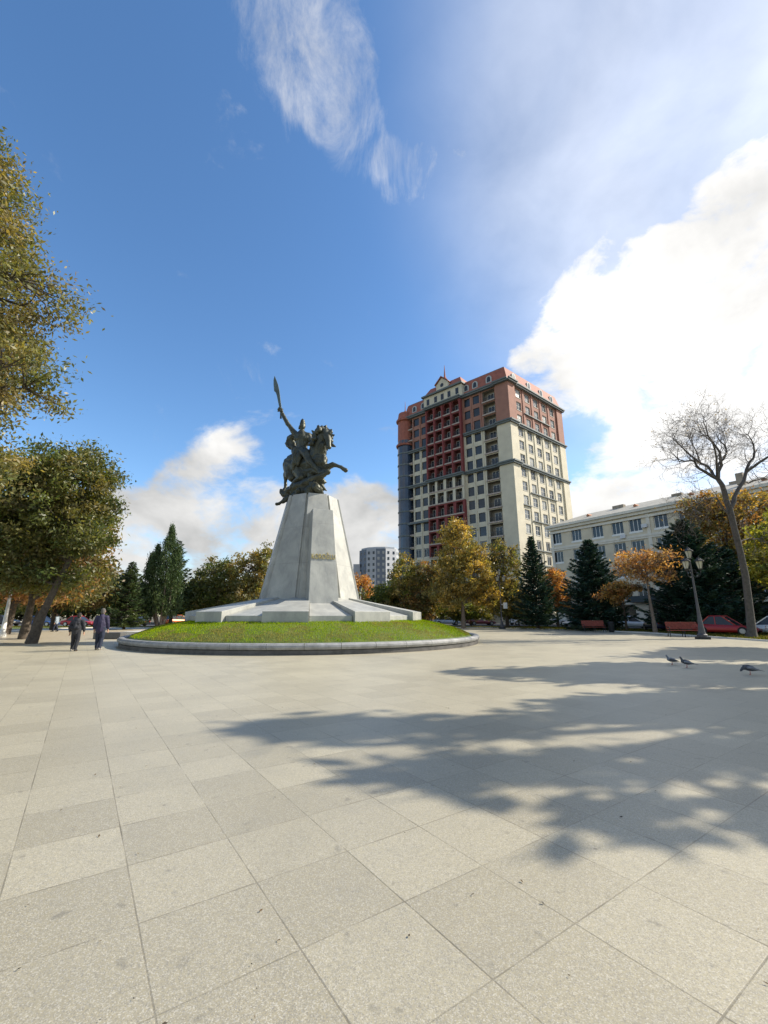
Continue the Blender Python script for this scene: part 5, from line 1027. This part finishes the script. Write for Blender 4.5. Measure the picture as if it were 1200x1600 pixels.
def person(loc, rz, label, jk, tr, hair, h=1.76, wide=1., stoop=0., stride=.16, shoes=(SHOE, SHOE), jlen=.86, backpack=None):
    """walks towards local +y; feet on the ground"""
    r = empty('person', loc, label, 'person', rz=rz); k = h / 1.76
    def S(ch): return [[(x * wide * k if abs(x) > .02 else x * k, (y + stoop * max(0, z - 1.0)) * k, z * k, rr * k) for (x, y, z, rr) in c] for c in ch]
    s = stride
    legs = [[(-.095, 0, .94, .10), (-.10, s * .55 + .03, .50, .068), (-.10, s, .085, .045), (-.10, s + .02, .05, .04), (-.105, s + .15, .035, .032)],
            [(.095, 0, .94, .10), (.10, -s * .25 + .03, .50, .068), (.10, -s, .10, .045), (.10, -s + .01, .06, .04), (.105, -s + .13, .03, .032)]]
    torso = [[(0, 0, .92, .13), (0, 0, 1.06, .125), (0, 0, 1.22, .14), (0, 0, 1.36, .14), (0, .0, 1.45, .08), (0, .015, 1.53, .058)], [(-.14, 0, 1.38, .085), (.14, 0, 1.38, .085)]]
    arm = [[(-.19, 0, 1.39, .062), (-.245, -.06, 1.12, .05), (-.25, .02, .88, .036)], [(.19, 0, 1.39, .062), (.245, .03, 1.12, .05), (.25, .11, .89, .036)]]
    head = [[(0, .02, 1.55, .055), (0, .02, 1.62, .085), (0, .01, 1.68, .092)], [(0, .085, 1.61, .035), (0, .115, 1.635, .014)], [(-.088, .015, 1.635, .018), (-.092, .012, 1.655, .014)], [(.088, .015, 1.635, .018), (.092, .012, 1.655, .014)]]
    hands = hand(r, (-.25, .03, .855), 1, 1) + hand(r, (.25, .12, .865), 1, -1)
    blob('body', S(legs + torso + arm + head + hands), SKIN, r, .0105, 2, seg=12)
    blob('jacket', S([[(0, 0, jlen, .165), (0, 0, 1.0, .17), (0, -.01, 1.2, .175), (0, -.01, 1.37, .155), (0, 0, 1.46, .085)], [(-.07, 0, jlen, .13), (-.07, 0, 1.1, .135)], [(.07, 0, jlen, .13), (.07, 0, 1.1, .135)], [(-.16, -.005, 1.385, .095), (.16, -.005, 1.385, .095)],
         [(-.19, 0, 1.385, .092), (-.25, -.06, 1.12, .075), (-.255, .01, .92, .056)], [(.19, 0, 1.385, .092), (.25, .03, 1.12, .075), (.255, .10, .93, .056)], [(0, .0, 1.47, .078), (0, .005, 1.50, .07)]]), jk, r, .018, 2, .02, .12)
    blob('trousers', S([[(-.085, 0, .95, .125), (-.10, s * .55 + .03, .50, .092), (-.10, s, .14, .072), (-.10, s, .09, .068)], [(.085, 0, .95, .125), (.10, -s * .25 + .03, .50, .092), (.10, -s, .15, .072), (.10, -s, .10, .068)], [(0, 0, .98, .14), (0, 0, .90, .12)]]), tr, r, .016, 2, .015, .1)
    for i, (sx, sy, lift) in enumerate(((-1, s, 0), (1, -s, .012))):
        blob('shoe', S([[(sx * .10, sy - .05, .05 + lift, .046), (sx * .10, sy + .05, .045 + lift, .045), (sx * .107, sy + .17, .040, .040)]]), shoes[i], r, .012, 1)
    hh = blob('hair', S([[(0, -.012, 1.64, .094), (0, -.005, 1.70, .094)], [(0, -.03, 1.60, .075), (0, -.02, 1.66, .08)]]), hair, r, .014, 1)
    if backpack:
        blob('backpack', S([[(-.09, -.20, 1.30, .075), (.09, -.20, 1.30, .075)], [(-.10, -.22, 1.08, .09), (.10, -.22, 1.08, .09)], [(0, -.22, 1.30, .08), (0, -.23, 1.08, .095)]]), backpack, r, .02, 2)
    return r
person((-13.45, 19.45, .004), R(12), 'person in charcoal jacket with dark backpack, walking away, left of the pair', JK1, TR1, HAIRB, 1.60, 1.12, .10, .10, (SOLE, SHOE), .88, mat('backpack_cloth', (.012, .013, .018), .8))
person((-12.85, 20.15, .004), R(14), 'taller person in a navy-purple jacket and dark jeans, walking away, right of the pair', JK2, TR2, HAIRG, 1.80, 1.0, 0, .12, (SHOE, SOLE), .84)
person((-31.8, 43.0, .004), R(100), 'distant person in a pale blue top, half hidden behind the leaning trunk', mat('pale_blue_top', (.30, .36, .42), .85, var=.2), TR2, HAIRB, 1.7)
# ------------------------------------------------------------ pigeons
PG = mat('pigeon_grey', (.055, .058, .068), .6, var=.4, vscale=18); PGL = mat('pigeon_pale', (.16, .17, .19), .6, var=.3, vscale=20); PGN = mat('pigeon_neck', (.02, .035, .03), .35, metal=.4); LEGR = mat('pigeon_leg', (.35, .10, .08), .6)
def pigeon(loc, rz, label, peck=0., m=PG, s=1.):
    """faces local +x"""
    r = empty('pigeon', loc, label, 'pigeon', 'pigeons standing on the paving', rz)
    if peck: neck = [(.09, 0, .14, .045), (.125, 0, .13, .032), (.15, 0, .105, .024), (.165, 0, .085, .021)]; bill = [(.175, 0, .075, .008), (.195, 0, .055, .003)]
    else: neck = [(.085, 0, .16, .045), (.105, 0, .205, .030), (.115, 0, .245, .024), (.125, 0, .262, .023)]; bill = [(.14, 0, .262, .008), (.17, 0, .252, .003)]
    sc_ = lambda c: [[(x * s, y * s, z * s, q * s) for x, y, z, q in k] for k in c]
    b = blob('body', sc_([[(-.10, 0, .115, .035), (-.04, 0, .13, .058), (.03, 0, .145, .064), (.08, 0, .155, .052)], neck, bill, [(-.10, 0, .115, .03), (-.15, 0, .105, .018)]]), m, r, .007, 2)
    mb = MB(); mb.mesh([(x * s, y * s, z * s) for x, y, z in ((-.12, -.025, .12), (-.12, .025, .12), (-.25, .038, .085), (-.25, -.038, .085), (-.12, -.025, .105), (-.12, .025, .105), (-.25, .038, .078), (-.25, -.038, .078))], [(0, 1, 2, 3), (7, 6, 5, 4), (0, 4, 5, 1), (1, 5, 6, 2), (2, 6, 7, 3), (3, 7, 4, 0)]); mb.build('tail', m, r)
    for q in (-1, 1): blob('wing', sc_([[(.05, q * .055, .15, .028), (-.02, q * .062, .145, .032), (-.10, q * .045, .125, .022), (-.17, q * .02, .108, .008)]]), PGL if m is PG else PG, r, .008, 1)
    for q in (-1, 1):
        mb = MB(); x = q * .012; y = q * .025 * s; mb.tube([(x, y, .09 * s), (x + .005, y, .0)], .006, 5)
        for a in (-.5, 0, .5): mb.tube([(x, y, .004), (x + .035 * math.cos(a), y + .035 * math.sin(a), .003)], .004, 4)
        mb.build('leg', LEGR, r)
    return r
pigeon((9.05, 14.2, .004), R(165), 'upright grey pigeon, leftmost of the three birds', 0., PGL, 1.05)
pigeon((9.0, 13.45, .004), R(160), 'dark upright pigeon, middle of the three birds', 0., PG, 1.1)
pigeon((9.55, 11.85, .004), R(165), 'grey pigeon bent down pecking, rightmost of the three birds', 1., PG, 1.2)
# ------------------------------------------------------------ fallen leaves and grit
rng = np.random.default_rng(12); n = 260
y = 1.9 + rng.uniform(0, 1, n) ** 1.6 * 22; x = rng.uniform(-1, 1, n) * (y * .95 + .4); P = np.stack([x, y, np.full(n, .012)], 1); keep = (x + 4.55) ** 2 + (y - 27.5) ** 2 > 112; P = P[keep]; n = len(P)
s = rng.uniform(.003, .011, (n, 1)) * (1 + P[:, 1:2] * .06); a = rng.uniform(0, 6.28, n); u = np.stack([np.cos(a), np.sin(a), rng.normal(size=n) * .25], 1) * s; v = np.stack([-np.sin(a), np.cos(a), rng.normal(size=n) * .25], 1) * s * rng.uniform(.5, 1, (n, 1))
tag(cards('fallen_leaves', P, u, v, pick(rng, [(.06, .045, .03), (.10, .07, .035), (.03, .028, .025), (.15, .10, .05)], n), LEAF), 'small dry brown leaves and bits scattered over the paving', 'leaves', kind='stuff')
